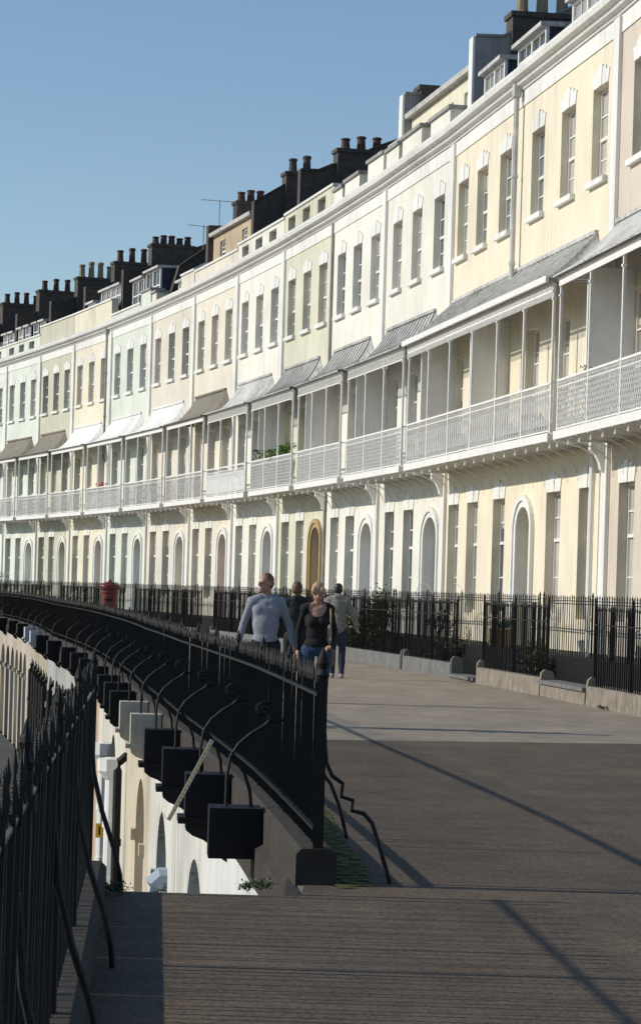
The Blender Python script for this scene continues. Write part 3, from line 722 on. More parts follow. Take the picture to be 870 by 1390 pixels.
gl = ['weathered stone entrance step at the right edge between two end stones', 'pale entrance slab left of the stone step', 'entrance step behind the man in the grey jacket', 'entrance step of the yellow green house', 'entrance step of the sandy cream house',
      'entrance step of the pale mint house', 'entrance step of the khaki house', 'entrance step at the far left']
for (a, b), lb in zip(gaps, gl):
    m = MB(); h1 = .2 if a < 0 else .03
    A, B, C_, D_ = plan(a+.09, -2.12), plan(b-.09, -2.12), plan(b-.09, -.9), plan(a+.09, -.9)
    o = MB().extz([(v.x-A.x, v.y-A.y) for v in (A, B, C_, D_)], -.1, h1).build('entrance_step', STONEL if a > 0 else STONE, None, (A.x, A.y, 0)); tag(o, lb, 'step', 'entrance steps')
    n_ = MB().extz([(v.x-A.x, v.y-A.y) for v in (plan(a+.06, -2.17), plan(b-.06, -2.17), plan(b-.06, -1.8), plan(a+.06, -1.8))], h1+.002, h1+.06).build('nosing', STONEL, o)
# sunk strip behind the kerb and raised terrace before the doors, with its own railing
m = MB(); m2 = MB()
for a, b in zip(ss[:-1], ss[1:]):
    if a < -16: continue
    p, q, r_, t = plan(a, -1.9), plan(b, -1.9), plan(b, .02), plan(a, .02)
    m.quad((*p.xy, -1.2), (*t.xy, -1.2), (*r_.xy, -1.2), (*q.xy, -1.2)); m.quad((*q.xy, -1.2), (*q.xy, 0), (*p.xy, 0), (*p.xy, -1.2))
tag(m.build('sunk_area', BLKM), kind='structure')
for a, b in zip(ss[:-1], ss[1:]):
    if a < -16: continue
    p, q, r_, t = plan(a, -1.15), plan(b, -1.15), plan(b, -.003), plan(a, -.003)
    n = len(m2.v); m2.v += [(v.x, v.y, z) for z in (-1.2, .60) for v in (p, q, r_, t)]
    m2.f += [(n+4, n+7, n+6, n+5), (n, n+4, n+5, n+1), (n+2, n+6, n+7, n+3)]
tag(m2.build('entrance_terrace', BLKM), kind='structure')
bs = [(-14.5, -.3), (.0, 13.4), (13.6, 27), (27.3, 40.3), (40.6, 54.2), (54.5, 68.2), (68.5, 81.3), (81.6, 99)]
bl = ['before the tan pink house', 'before the wide yellow house', 'before the two white houses', 'before the yellow green and pale cream houses', 'before the sandy and beige houses', 'before the mint and warm cream houses', 'before the khaki house', 'at the far left end']
for (a, b), lb in zip(bs, bl):
    railing_run(1.12, a, b, .6, 1.64, (1.54, 1.49), .165, 'black inner railing on the raised entrance terrace '+lb, 'inner terrace railings', posts=3.4, posth=.05, hh=.07, r=.008, flat=.01)

# long outer railing along the terrace edge, on its stone plinth
rail = empty('terrace_railing', tuple(plan(-31.95, -RO(-31.95)).xy)+(0,)); tag(rail, 'long black spiked railing along the outer edge of the terrace, ending at the stair', 'railing')
railing_run(RO, -31.95, 100, .2, 1.2, (1.03, .3), .125, '', '', posts=2.2, posth=.06, thing=rail, hh=.11, r=.0072, lean=.006, flat=.028)
c = rail.location
m = MB(); q = along(None, -32.05, 100, 2.0)
for s, t in zip(q[:-1], q[1:]):
    n = len(m.v)
    for ss_ in (s+.006, t-.006):
        for of, z in ((-.1, -.05), (-.1, .18), (-.07, .2), (.09, .2), (.12, .17), (.12, -.02), (.17, -.05), (.17, -.3), (-.1, -.3)):
            p = plan(ss_, -RO(ss_)-of); m.v.append((p.x-c.x, p.y-c.y, z))
    m.f += [tuple(range(n, n+9)), tuple(range(n+17, n+8, -1))]+[(n+j, n+9+j, n+9+(j+1) % 9, n+(j+1) % 9) for j in range(9)]
m.build('stone_plinth', SLABE, rail)
# end post with urn finial, and the two stays braced to the path
p = plan(-32.0, -RO(-32)); ex, ey = p.x-c.x, p.y-c.y
MB().box(ex-.028, ex+.028, ey-.028, ey+.028, .0, 1.12).lathe((ex, ey, 1.12), [(.028, 0), (.038, .02), (.018, .05), (.032, .085), (.03, .11), (.012, .15), (0, .18)], 12).build('end_post', BLACK, rail)
def stay(parent, pts, r=.014, name='stay'): return MB().tube(pts, r, 6).build(name, BLACK, parent)
def px2(x, y, Y):
    dx, dy = x-435, y-801; f = R(1.7)
    return ((dx*math.cos(f)+dy*math.sin(f))*Y/3500-c.x, Y-c.y, 1.6+(dx*math.sin(f)-dy*math.cos(f))*Y/3500)
stay(rail, [px2(x, y, 14.1) for x, y in ((440, 985), (441, 1010), (443, 1036), (451, 1054), (465, 1064), (463, 1082), (479, 1087), (477, 1101), (494, 1105), (505, 1118), (515, 1150), (524, 1180), (530, 1202))], .0125)
stay(rail, [px2(x, y, 16.6) for x, y in ((428, 1035), (437, 1049), (449, 1065), (459, 1091), (465, 1113), (471, 1141))], .0125)

# corbel blocks on the outer face carrying scrolled stays
CREAM = mat('cream_corbel', (.5, .46, .36), .8, .12, 5, streak=.3); BLUEC = mat('pale_blue_corbel', (.38, .42, .48), .8, .1, 5)
TANC = mat('tan_corbel', (.42, .32, .2), .8, .15, 5)
def corb_profile(plain=False):
    m = MB()    # local: x along wall, y outward(-)
    m.box(-.16, .16, -.31, .02, -.12, .2)
    if plain: return m
    m.box(-.18, .18, -.36, .02, -.17, -.122)
    m.extr([(.02, -.172), (-.3, -.172), (-.3, -.22), (-.25, -.26), (-.17, -.29), (-.11, -.33), (-.07, -.4), (.02, -.46)], -.15, .15)
    return m
names = {4: 'larger cream corbel block below the fifth stay', 5: 'cream corbel block stepping behind the larger black one'}
k = 0; s = -29.4
order = ['black corbel block nearest the stair', 'second black corbel block from the stair', 'black corbel block above the slanting striped board', 'black corbel block in front of the two cream blocks', 'smaller cream corbel block just beyond the black ones', 'cream corbel block beside the white rainwater pipes']
while s < 62:
    cmt = CREAM if k in (4, 5) else (BLUEC if 28 < s < 41 else BLKM)
    p = plan(s, -RO(s)-.15); rz = math.atan2(-math.cos(heading(s)), math.sin(heading(s)))
    o = empty('corbel_block', (p.x, p.y, 0), rz)
    lb = order[k] if k < len(order) else ('pale blue grey corbel block at the far left of the row' if cmt is BLUEC else 'black corbel block in the row between the cream and the pale blue ones')
    tag(o, lb, 'corbel', 'corbel blocks along the terrace edge')
    cached(('corb', cmt.name, k == 0), (lambda: corb_profile(k == 0)), 'block', cmt, o)
    def scroll():
        pts = [(0, -.2, .2), (0, -.2, .4), (0, -.18, .52), (0, -.13, .6), (0, -.05, .67), (0, .03, .72), (0, .07, .76), (0, .08, .8)]
        for i in range(1, 15): a = i*.62; rr_ = .06*(1-i/17); pts.append((0, .02+rr_*math.cos(a), .82+rr_*math.sin(a)))
        m = MB().tube(pts, .0125, 5, up=(1, 0, 0))
        m.tube([(0, -.04, .2), (0, -.05, .3), (0, -.09, .42), (0, -.15, .5), (0, -.17, .55)], .0125, 5, up=(1, 0, 0))
        m.tube([(0, .05, .74), (0, .16, .76)], .01, 5, up=(1, 0, 0))
        return m
    cached('scroll', scroll, 'scrolled_stay', BLACK, o)
    k += 1; s += 2.97 if k < 9 else (4.2 if k < 13 else 6.0)

# ------------------------------------------------------------------ retaining wall under the terrace, with arched vault fronts
WO = lambda q: RO(q)+.14
wall_cols = [(-32.6, -24.5, (.62, .62, .6)), (-24.5, -16, (.62, .6, .54)), (-16, -9, (.58, .5, .37)), (-9, 1.0, (.6, .56, .48)), (1, 11, (.5, .36, .25)), (11, 22, (.36, .36, .34)), (22, 38, (.38, .33, .25)), (38, 60, (.46, .4, .32)), (60, 101, (.5, .45, .35))]
wl = ['white painted retaining wall section nearest the stair', 'white retaining wall section with a blue grey arched recess', 'yellowish cream retaining wall section with tall arches', 'cream retaining wall section with the white rainwater pipes',
      'tan retaining wall section beyond the rainwater pipes', 'pale retaining wall section with dark posts before it', 'sand coloured retaining wall section further along', 'pinkish retaining wall section far along', 'last retaining wall section at the far end']
arches = [-28.0+4.72*i for i in range(8)]+[10.4+2.6*i for i in range(33)]
for (a, b, colr), lb in zip(wall_cols, wl):
    A, B = plan(b, -WO(b)), plan(a, -WO(a)); o = empty('retaining_wall', (A.x, A.y, 0)); tag(o, lb, 'wall', 'retaining walls below the terrace')
    n = max(1, round((b-a)/4.0)); m = MB(); g = MB()
    wm = mat('vault_wall_%d' % wl.index(lb), colr, .8, .08, 2, streak=.5, stain=tuple(cc*.6 for cc in colr))
    ar = [x for x in arches if a+1.1 < x < b-1.1]
    local = MB(); hw = .95 if a < 1 else .98; ops = [(x-a-hw, x-a+hw, -4.2, -.78, .7, .6) for x in ar]
    L_ = b-a; xs_ = L_
    wall_grid(local, 0, L_, -4.2, -.05, ops, 0, .42)
    # subdivide-free bend: map local x (metres along) to the plan curve
    def bend(v): s_ = a+v[0]; p = plan(s_, -WO(s_)+v[1]); return (p.x-A.x, p.y-A.y, v[2])
    # insert extra stations so long quads follow the curve
    me = MB(); me.v = [bend(v) for v in local.v]; me.f = [tuple(reversed(f)) for f in local.f]
    w_ = me.build('wall', wm, o)
    for i, x in enumerate(ar):
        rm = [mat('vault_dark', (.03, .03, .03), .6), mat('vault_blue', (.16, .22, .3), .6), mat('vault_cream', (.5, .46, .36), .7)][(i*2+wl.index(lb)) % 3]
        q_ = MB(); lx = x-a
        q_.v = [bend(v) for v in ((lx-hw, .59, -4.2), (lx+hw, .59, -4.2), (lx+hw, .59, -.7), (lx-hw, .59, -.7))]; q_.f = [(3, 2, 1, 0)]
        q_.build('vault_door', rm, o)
    # impost band and a string course: small real mouldings on the wall
    for x in ar:
        for e in (-1.0, 1.0):
            q_ = MB(); q_.box(x-a+e*(hw+.06)-.1, x-a+e*(hw+.06)+.1, -.06, -.002, -1.62, -1.48)
            q2 = MB(); q2.v = [bend(v) for v in q_.v]; q2.f = q_.f; q2.build('impost', wm, o)
def wpipe(s, z1, z0, r, mt, lb, hopper=True, off=.1):
    p = plan(s, -WO(s)-off); o = empty('rainwater_pipe', (p.x, p.y, 0)); tag(o, lb, 'drainpipe', 'pipes on the retaining wall')
    m = MB().tube([(0, 0, z0), (0, 0, z1)] if hopper else [(0, 0, z0), (0, 0, z1-.2), (.03, 0, z1-.07), (.1, 0, z1), (.22, 0, z1)], r, 10)
    for i in range(3): m.lathe((0, 0, z0+.5+i*.85), [(r*1.25, -.05), (r*1.25, .05)], 10)
    m.build('pipe', mt, o, smooth=False)
    if hopper: MB().lathe((0, 0, z1-.32), [(r*1.2, 0), (r*2.2, .12), (r*2.2, .3), (r*1.6, .31)], 10).build('hopper', mt, o)
wpipe(-3.6, -.95, -4.2, .09, TRIM, 'white rainwater pipe with a small yellow sign on it')
wpipe(-6.6, -1.0, -4.2, .1, TRIM, 'thicker white rainwater pipe nearer the stair')
wpipe(-9.4, -.8, -4.2, .06, BLACK, 'black pipe in front of the yellowish arches', False, .12)
wpipe(-19.6, -1.35, -4.2, .11, mat('bluegrey_pipe', (.3, .36, .43), .5), 'blue grey pipe beside the arched recess', False, .15)
for i, s_ in enumerate((11.7, 14.3, 16.9, 19.5, 22.1, 24.7, 27.3, 29.9, 32.5, 35.1)):
    wpipe(s_, -.9, -4.2, .07, BLACK, ['black pipe on the tan and pale wall joint, nearest of the far row', 'second black pipe of the far row', 'third black pipe of the far row', 'fourth black pipe of the far row', 'fifth black pipe of the far row', 'sixth black pipe of the far row', 'seventh black pipe of the far row', 'third black pipe from the left end', 'second black pipe from the left end', 'black pipe at the left end of the far row'][i], False, .1)
p = plan(-5.0, -WO(-5)-.2); o = MB().box(-.06, .06, -.012, .012, -.11, .11).build('wall_sign', YEL, None, (p.x, p.y, -2.25)); tag(o, 'small yellow warning sign with black bar on the white pipe', 'sign')
MB().box(-.014, .014, -.016, -.0125, -.07, .07).build('sign_mark', BLACK, o)
# striped measuring board leaning out between the corbels
m = MB(); A, B = Vector((-.725, 18, .53)), Vector((-1.013, 18, -.04)); dv = (B-A); n = 14
o = empty('striped_board', (A.x, A.y, A.z)); tag(o, 'slanting white and yellow striped board hanging below the railing', 'board')
d_ = dv.normalized(); sdv = Vector((-d_.z, 0, d_.x))
def strip(m, a, b, w0, w1, th): 
    P_ = [a+sdv*w0, a+sdv*w1, b+sdv*w1, b+sdv*w0]; n = len(m.v)
    m.v += [(v.x, v.y-th, v.z) for v in P_]+[(v.x, v.y+th, v.z) for v in P_]
    m.f += [tuple(n+i for i in q) for q in ((0, 1, 2, 3), (7, 6, 5, 4), (0, 4, 5, 1), (1, 5, 6, 2), (2, 6, 7, 3), (3, 7, 4, 0))]
m = MB(); strip(m, Vector((0, 0, 0)), dv, -.015, .015, .008); m.build('board', WHITE, o)
m = MB()
for i in range(20): strip(m, dv*(i/20+.004), dv*((i+.72)/20), -.007, .009, .011)
m.build('yellow_marks', YEL, o)

# ------------------------------------------------------------------ near railing at the left, with the stair down behind it
def lx(Y): return -.31-.064*Y
nr = empty('near_railing', (lx(13.4), 13.4, 0)); tag(nr, 'black spiked railing in the left foreground with curved stays', 'railing')
c = nr.location
Y = 1.5; ys = []
while Y < 13.45: ys.append(Y); Y += .108
for k in range(0, len(ys), 22):
    m = MB()
    for y in ys[k:k+22]:
        y += random.uniform(-.048, .048); spear(m, lx(y)-c.x, y-c.y, .16, 1.2+random.uniform(-.012, .012), .0075, .11, random.uniform(-.012, .012))
    m.build('bars', BLACK, nr)
m = MB().tube([(lx(y)-c.x, y-c.y, 1.05) for y in (1.5, 5, 9, 13.5)], .013, 8); m.build('handrail', mat('worn_iron_rail', (.05, .05, .052), .35, .3, 12), nr)
for y in (4.2, 6.4, 8.6, 10.8, 13.45):
    MB().box(-.02, .02, -.02, .02, .0, 1.13).lathe((0, 0, 1.13), [(.015, 0), (.024, .02), (.012, .04), (.02, .07), (0, .13)], 8).lathe((0, 0, 1.05), [(.034, -.02), (.034, .02)], 10).build('railing_post', BLACK, nr, (lx(y)-c.x, y-c.y, 0))
m = MB()
q = [-4+i*1.0 for i in range(18)]; q[-1] = 13.38
for a, b in zip(q[:-1], q[1:]):
    n = len(m.v)
    for y in (a+.004, b-.004):
        for dx, z in ((-.12, -.35), (.1, -.02), (.1, .13), (.07, .16), (-.09, .16), (-.12, .13)): m.v.append((lx(y)+dx-c.x, y-c.y, z))
    m.f += [tuple(range(n, n+6)), tuple(range(n+11, n+5, -1))]+[(n+j, n+6+j, n+6+(j+1) % 6, n+(j+1) % 6) for j in range(6)]
m.build('stone_plinth', SLABE, nr)
for Yb, Yf in ((13.3, 13.3), (10.7, 10.7), (8.4, 8.4), (6.2, 6.2)):
    x = lx(Yb)-c.x
    stay(nr, [(x, Yb-c.y, .85), (x+.02, Yb-c.y, .62), (x+.07, Yb-c.y, .42), (x+.13, Yb-c.y, .25), (x+.17, Yb-c.y, .1), (x+.18, Yb-c.y, .0)], .013)
st = empty('stone_stair', (-.7, 13.4, 0)); tag(st, 'stone stair going down from the landing behind the left railing', 'stair')
m = MB()
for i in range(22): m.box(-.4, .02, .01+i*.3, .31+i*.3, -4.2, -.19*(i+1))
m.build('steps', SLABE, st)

# ------------------------------------------------------------------ red pillar box
Y = 61.5; p = plan(16.5, -7.6)
pb = empty('pillar_box', (-5.0, 61.2, 0)); tag(pb, 'red pillar post box standing on the terrace behind the long railing', 'post box')
MB().lathe((0, 0, 0), [(.22, 0), (.22, .16), (.195, .18), (.195, 1.36), (.205, 1.38), (.205, 1.45)], 24).build('body', REDP, pb, smooth=False)
MB().lathe((0, 0, 0), [(.21, 1.452), (.25, 1.47), (.255, 1.54), (.24, 1.57), (.13, 1.63), (.05, 1.65), (.03, 1.69), (0, 1.71)], 24).build('cap', REDP, pb)
MB().box(-.1, .1, -.215, -.18, 1.2, 1.24).build('posting_slot', BLACK, pb)
MB().box(-.1, .1, -.205, -.17, .3, 1.05).build('door', REDP, pb)
MB().lathe((0, 0, 1.28), [(.203, -.02), (.203, .02)], 24).build('band', REDP, pb)

# ------------------------------------------------------------------ plants
def foliage(m, c, rx, ry, rz, n, size, rnd, clump=7):
    cs = [Vector((rnd.gauss(0, .45)*rx, rnd.gauss(0, .45)*ry, rnd.gauss(0, .45)*rz)) for _ in range(clump)]
    for i in range(n):
        q = rnd.choice(cs)+Vector((rnd.gauss(0, .25)*rx, rnd.gauss(0, .25)*ry, rnd.gauss(0, .25)*rz))+Vector(c)
        a = Vector((rnd.uniform(-1, 1), rnd.uniform(-1, 1), rnd.uniform(-.6, 1))).normalized(); b = a.cross(Vector((rnd.uniform(-1, 1), rnd.uniform(-1, 1), rnd.uniform(-1, 1)))).normalized()
        s_ = size*rnd.uniform(.6, 1.4); m.quad(q-b*s_*.3, q+a*s_*.5-b*s_*.1, q+a*s_, q+a*s_*.45+b*s_*.35)
def shrub(loc, rx, rz, n, label, size=.08, mt=LEAF, name='garden_shrub', stemh=.5, seed=1, group=None):
    rnd = random.Random(seed); o = empty(name, loc); tag(o, label, 'shrub' if 'shrub' in name else 'plant', group)
    m = MB()
    for i in range(7):
        a = rnd.uniform(0, 6.28); e = Vector((math.cos(a)*rx*.6, math.sin(a)*rx*.6, stemh+rz*rnd.uniform(.2, 1.5)))
        m.tube([(0, 0, 0), tuple(e*.5+Vector((0, 0, .08))), tuple(e)], [.018, .012, .005], 5)
    m.build('stems', mat('bark', (.09, .06, .035), .9), o)
    m = MB(); foliage(m, (0, 0, stemh+rz*.7), rx, rx, rz, n, size, rnd, 9); m.build('leaves', mt, o)
    return o
def gp(s, off, z=0): p = plan(s, -off); return (p.x, p.y, z)
shrub(gp(13.2, 1.5, .0), .45, .6, 2600, 'tall leafy bush rising above the railings behind the grey jacketed man', seed=2, stemh=.55)
shrub(gp(15.6, 1.5, .0), .45, .5, 1300, 'low dark shrub behind the kerb left of the tall bush', seed=3, stemh=.3)
shrub(gp(10.7, .7, .6), .3, .3, 260, 'small shrub on the raised terrace below the white house windows', seed=4, stemh=.2)
shrub(gp(76, 1.4, 0), .7, .5, 500, 'light green bush above the railings at the far left', seed=5, stemh=1.0, mt=LEAFB)
shrub(gp(79, 1.4, 0), .6, .4, 400, 'second light green bush at the far left, nearer the edge', seed=6, stemh=1.0, mt=LEAFB)
shrub(gp(6.6, 1.45, -.2), .3, .35, 900, 'dark low shrub behind the kerb railing right of the wooden planter', seed=31, stemh=.3)
shrub(gp(-1.2, 1.45, -.2), .35, .35, 1100, 'dark low shrub between the stone step and the pale step slab', seed=32, stemh=.3)
shrub(gp(-9.6, 1.45, -.2), .35, .35, 900, 'dark shrub behind the railing at the right edge', seed=33, stemh=.3)
shrub(gp(25.5, 1.45, 0), .4, .35, 1100, 'dark shrub behind the railing seen left of the grey jacketed man', seed=34, stemh=.5)
pl = empty('wooden_planter', gp(4.4, .8, .602), math.atan2(-math.cos(heading(4)), math.sin(heading(4)))); tag(pl, 'wooden planter trough with green plants on the raised terrace', 'planter')
mm = MB().box(-.45, .45, -.15, .15, 0, .34)
for i in range(4): mm.box(-.46, .46, -.165, -.151, .01+i*.085, .085+i*.085)
mm.build('trough', WOOD, pl)
m = MB(); foliage(m, (0, 0, .42), .4, .13, .1, 260, .07, random.Random(8)); m.build('leaves', mat('bluegreen_leaf', (.05, .14, .08), .6), pl)
# white bistro things behind the near railing
def chair(loc, rz, label):
    o = empty('garden_chair', loc, rz); tag(o, label, 'chair', 'white chairs')
    MB().box(-.2, .2, -.2, .2, .42, .45).build('seat', TRIM, o)
    b = MB().tube([(-.2, .2, .45), (-.2, .24, .85)], .012, 5).tube([(.2, .2, .45), (.2, .24, .85)], .012, 5).tube([(-.2, .24, .85), (0, .25, .92), (.2, .24, .85)], .012, 5)
    for i in range(4): b.tube([(-.12+i*.08, .21, .45), (-.12+i*.08, .24, .88)], .008, 4)
    b.build('backrest', TRIM, o)
    for x in (-.18, .18):
        for y in (-.18, .18): cached('cleg', lambda: MB().tube([(0, 0, 0), (0, 0, .42)], .012, 5), 'leg', TRIM, o, (x, y, 0))
chair(gp(-2.6, .7, .602), 1.4, 'white garden chair behind the railing near the right edge')
chair(gp(1.3, .7, .602), -1.2, 'white garden chair left of the tan pink house pilaster')
chair(gp(16.2, .55, DECK), 1.9, 'white chair on the balcony of the off white house')
chair(gp(-3.4, .55, DECK), 1.2, 'white chair on the balcony at the right edge')
chair(gp(6.4, .5, DECK), 1.7, 'white chair in the middle of the long yellow house balcony')
chair(gp(50.6, .5, DECK), 1.7, 'white chair on the balcony of the beige house')
# thin wire hoops
for s_, lb in ((9.6, 'thin wire hoop arching over the railing, left of two'), (6.6, 'thin wire hoop arching over the railing, right of two')):
    o = empty('wire_hoop', gp(s_, 1.3, .6)); tag(o, lb, 'hoop', 'wire garden hoops')
    d2 = plan(s_+1, -1.3)-plan(s_, -1.3)
    MB().tube([tuple(d2*(1.5*math.cos(math.pi*i/14)))[:2]+(1.22*math.sin(math.pi*i/14),) for i in range(15)], .006, 4).build('hoop', LEADD, o)
# weeds on the pavement edge
for (x, y, z, n, lb, sd_) in ((plan(-9.2, -2.2).x, plan(-9.2, -2.2).y, .0, 60, 'small bright weed at the foot of the kerb near the right edge', 11), (-.3, 13.72, -.02, 70, 'weeds growing at the foot of the stone plinth by the stair', 12), (-1.0, 13.2, 0, 50, 'small weed beside the left railing plinth', 13)):
    o = empty('weed', (x, y, z)); tag(o, lb, 'plant', 'weeds'); m = MB(); foliage(m, (0, 0, .035), .08, .08, .03, n*4, .022, random.Random(sd_)); m.build('leaves', LEAF, o)
# balcony plants and trellis
def on_balc(s, off, z): return gp(s, off, z)
o = shrub(on_balc(31.8, .75, DECK+.75), .3, .22, 420, 'bright green trailing plant on the balcony of the yellow green house', size=.1, mt=LEAFB, name='balcony_plant', stemh=.1, seed=20)
shrub(on_balc(29.9, .78, DECK+.8), .35, .25, 480, 'bright green trailing plant, nearer one, on the yellow green house balcony', size=.1, mt=LEAFB, name='balcony_plant', stemh=.1, seed=21)
shrub(on_balc(-2.2, .85, DECK+.7), .16, .12, 120, 'small potted plant on the balcony rail at the right', size=.06, mt=LEAFB, name='balcony_plant', stemh=.1, seed=22)
p = plan(33.1, -.5); tr = empty('trellis', (p.x, p.y, DECK), 0); tag(tr, 'black diamond trellis screen at the end of the balcony with plants', 'trellis')
m = MB()
for i in range(12):
    for sg in (1, -1):
        x0_ = -.6+i*.13-.4; pts_ = [(x0_, sg*.006, 0), (x0_+.9, sg*.006, 1.25)] if sg > 0 else [(x0_, sg*.006, 1.25), (x0_+.9, sg*.006, 0)]
        t0 = max(0, (-.5-x0_)/.9); t1 = min(1, (.5-x0_)/.9)
        if t1 > t0: A_, B_ = Vector(pts_[0]), Vector(pts_[1]); m.tube([A_.lerp(B_, t0), A_.lerp(B_, t1)], .014, 4)
m.box(-.52, -.48, -.02, .02, 0, 1.28).box(.48, .52, -.02, .02, 0, 1.28).box(-.52, .52, -.02, .02, 1.25, 1.29)
m.build('lattice', BLACK, tr)
fl = [(-.0, 'left of three red flower pots'), (2.4, 'middle of three red flower pots'), (4.6, 'right of three red flower pots')]
for s_, lb in ((8.6, 'red flower pot in the middle of the long balcony'), (4.2, 'red flower pot towards the right of the long balcony'), (1.9, 'red flower pot near the right end of the long balcony'), (59.5, 'red flower pot with large blooms on a far balcony')):
    big = 2.2 if s_ > 50 else 1
    o = empty('flower_pot', gp(s_, .75, DECK+(.6 if big > 1 else 0))); tag(o, lb, 'flower pot', 'balcony flower pots')
    MB().lathe((0, 0, 0), [(.09, 0), (.13, .22), (.14, .24)], 12).build('pot', POT, o)
    m = MB(); foliage(m, (0, 0, .33), .14, .14, .1, 90, .07, random.Random(int(s_*9))); m.build('leaves', LEAFB, o)
    m = MB(); foliage(m, (0, 0, .4), .14*big, .14*big, .08*big, 40, .06*big, random.Random(int(s_*7))); m.build('flowers', FLOWR, o)

# ------------------------------------------------------------------ people
def blob_mesh(name, caps, voxel, m, parent, smooth_it=4, disp=0.0, dsc=.12):
    """tapered capsules and ellipsoids fused into one continuous skin"""
    bm = bmesh.new()
    for cpt in caps:
        if cpt[0] == 'e':
            _, cc, rad, rot = cpt
            M = Matrix.Translation(Vector(cc)) @ (rot.to_matrix().to_4x4() if rot else Matrix()) @ Matrix.Diagonal((*rad, 1))
            bmesh.ops.create_icosphere(bm, subdivisions=3, radius=1, matrix=M)
        else:
            _, a, b, ra, rb = cpt; a, b = Vector(a), Vector(b); n = max(2, int((b-a).length/(min(ra, rb)*.35))+1)
            if n > 40: n = 40
            for i in range(n+1):
                t = i/n; bmesh.ops.create_icosphere(bm, subdivisions=1 if max(ra, rb) < .015 else 2, radius=ra+(rb-ra)*t, matrix=Matrix.Translation(a.lerp(b, t)))
    me = bpy.data.meshes.new(name+'_src'); bm.to_mesh(me); bm.free()
    t_ = bpy.data.objects.new('tmp', me); COL.objects.link(t_)
    md = t_.modifiers.new('r', 'REMESH'); md.mode = 'VOXEL'; md.voxel_size = voxel
    sm = t_.modifiers.new('s', 'SMOOTH'); sm.iterations = smooth_it; sm.factor = .5
    if disp:
        tx = bpy.data.textures.new('folds', 'CLOUDS'); tx.noise_scale = dsc
        dm = t_.modifiers.new('d', 'DISPLACE'); dm.texture = tx; dm.strength = disp; dm.mid_level = .5
    dg = bpy.context.evaluated_depsgraph_get(); me2 = bpy.data.meshes.new_from_object(t_.evaluated_get(dg)); me2.name = name
    bpy.data.objects.remove(t_); bpy.data.meshes.remove(me)
    me2.materials.clear(); me2.materials.append(m)
    for p in me2.polygons: p.use_smooth = True
    o = bpy.data.objects.new(name, me2); COL.objects.link(o); o.parent = parent
    return o
from mathutils import Euler
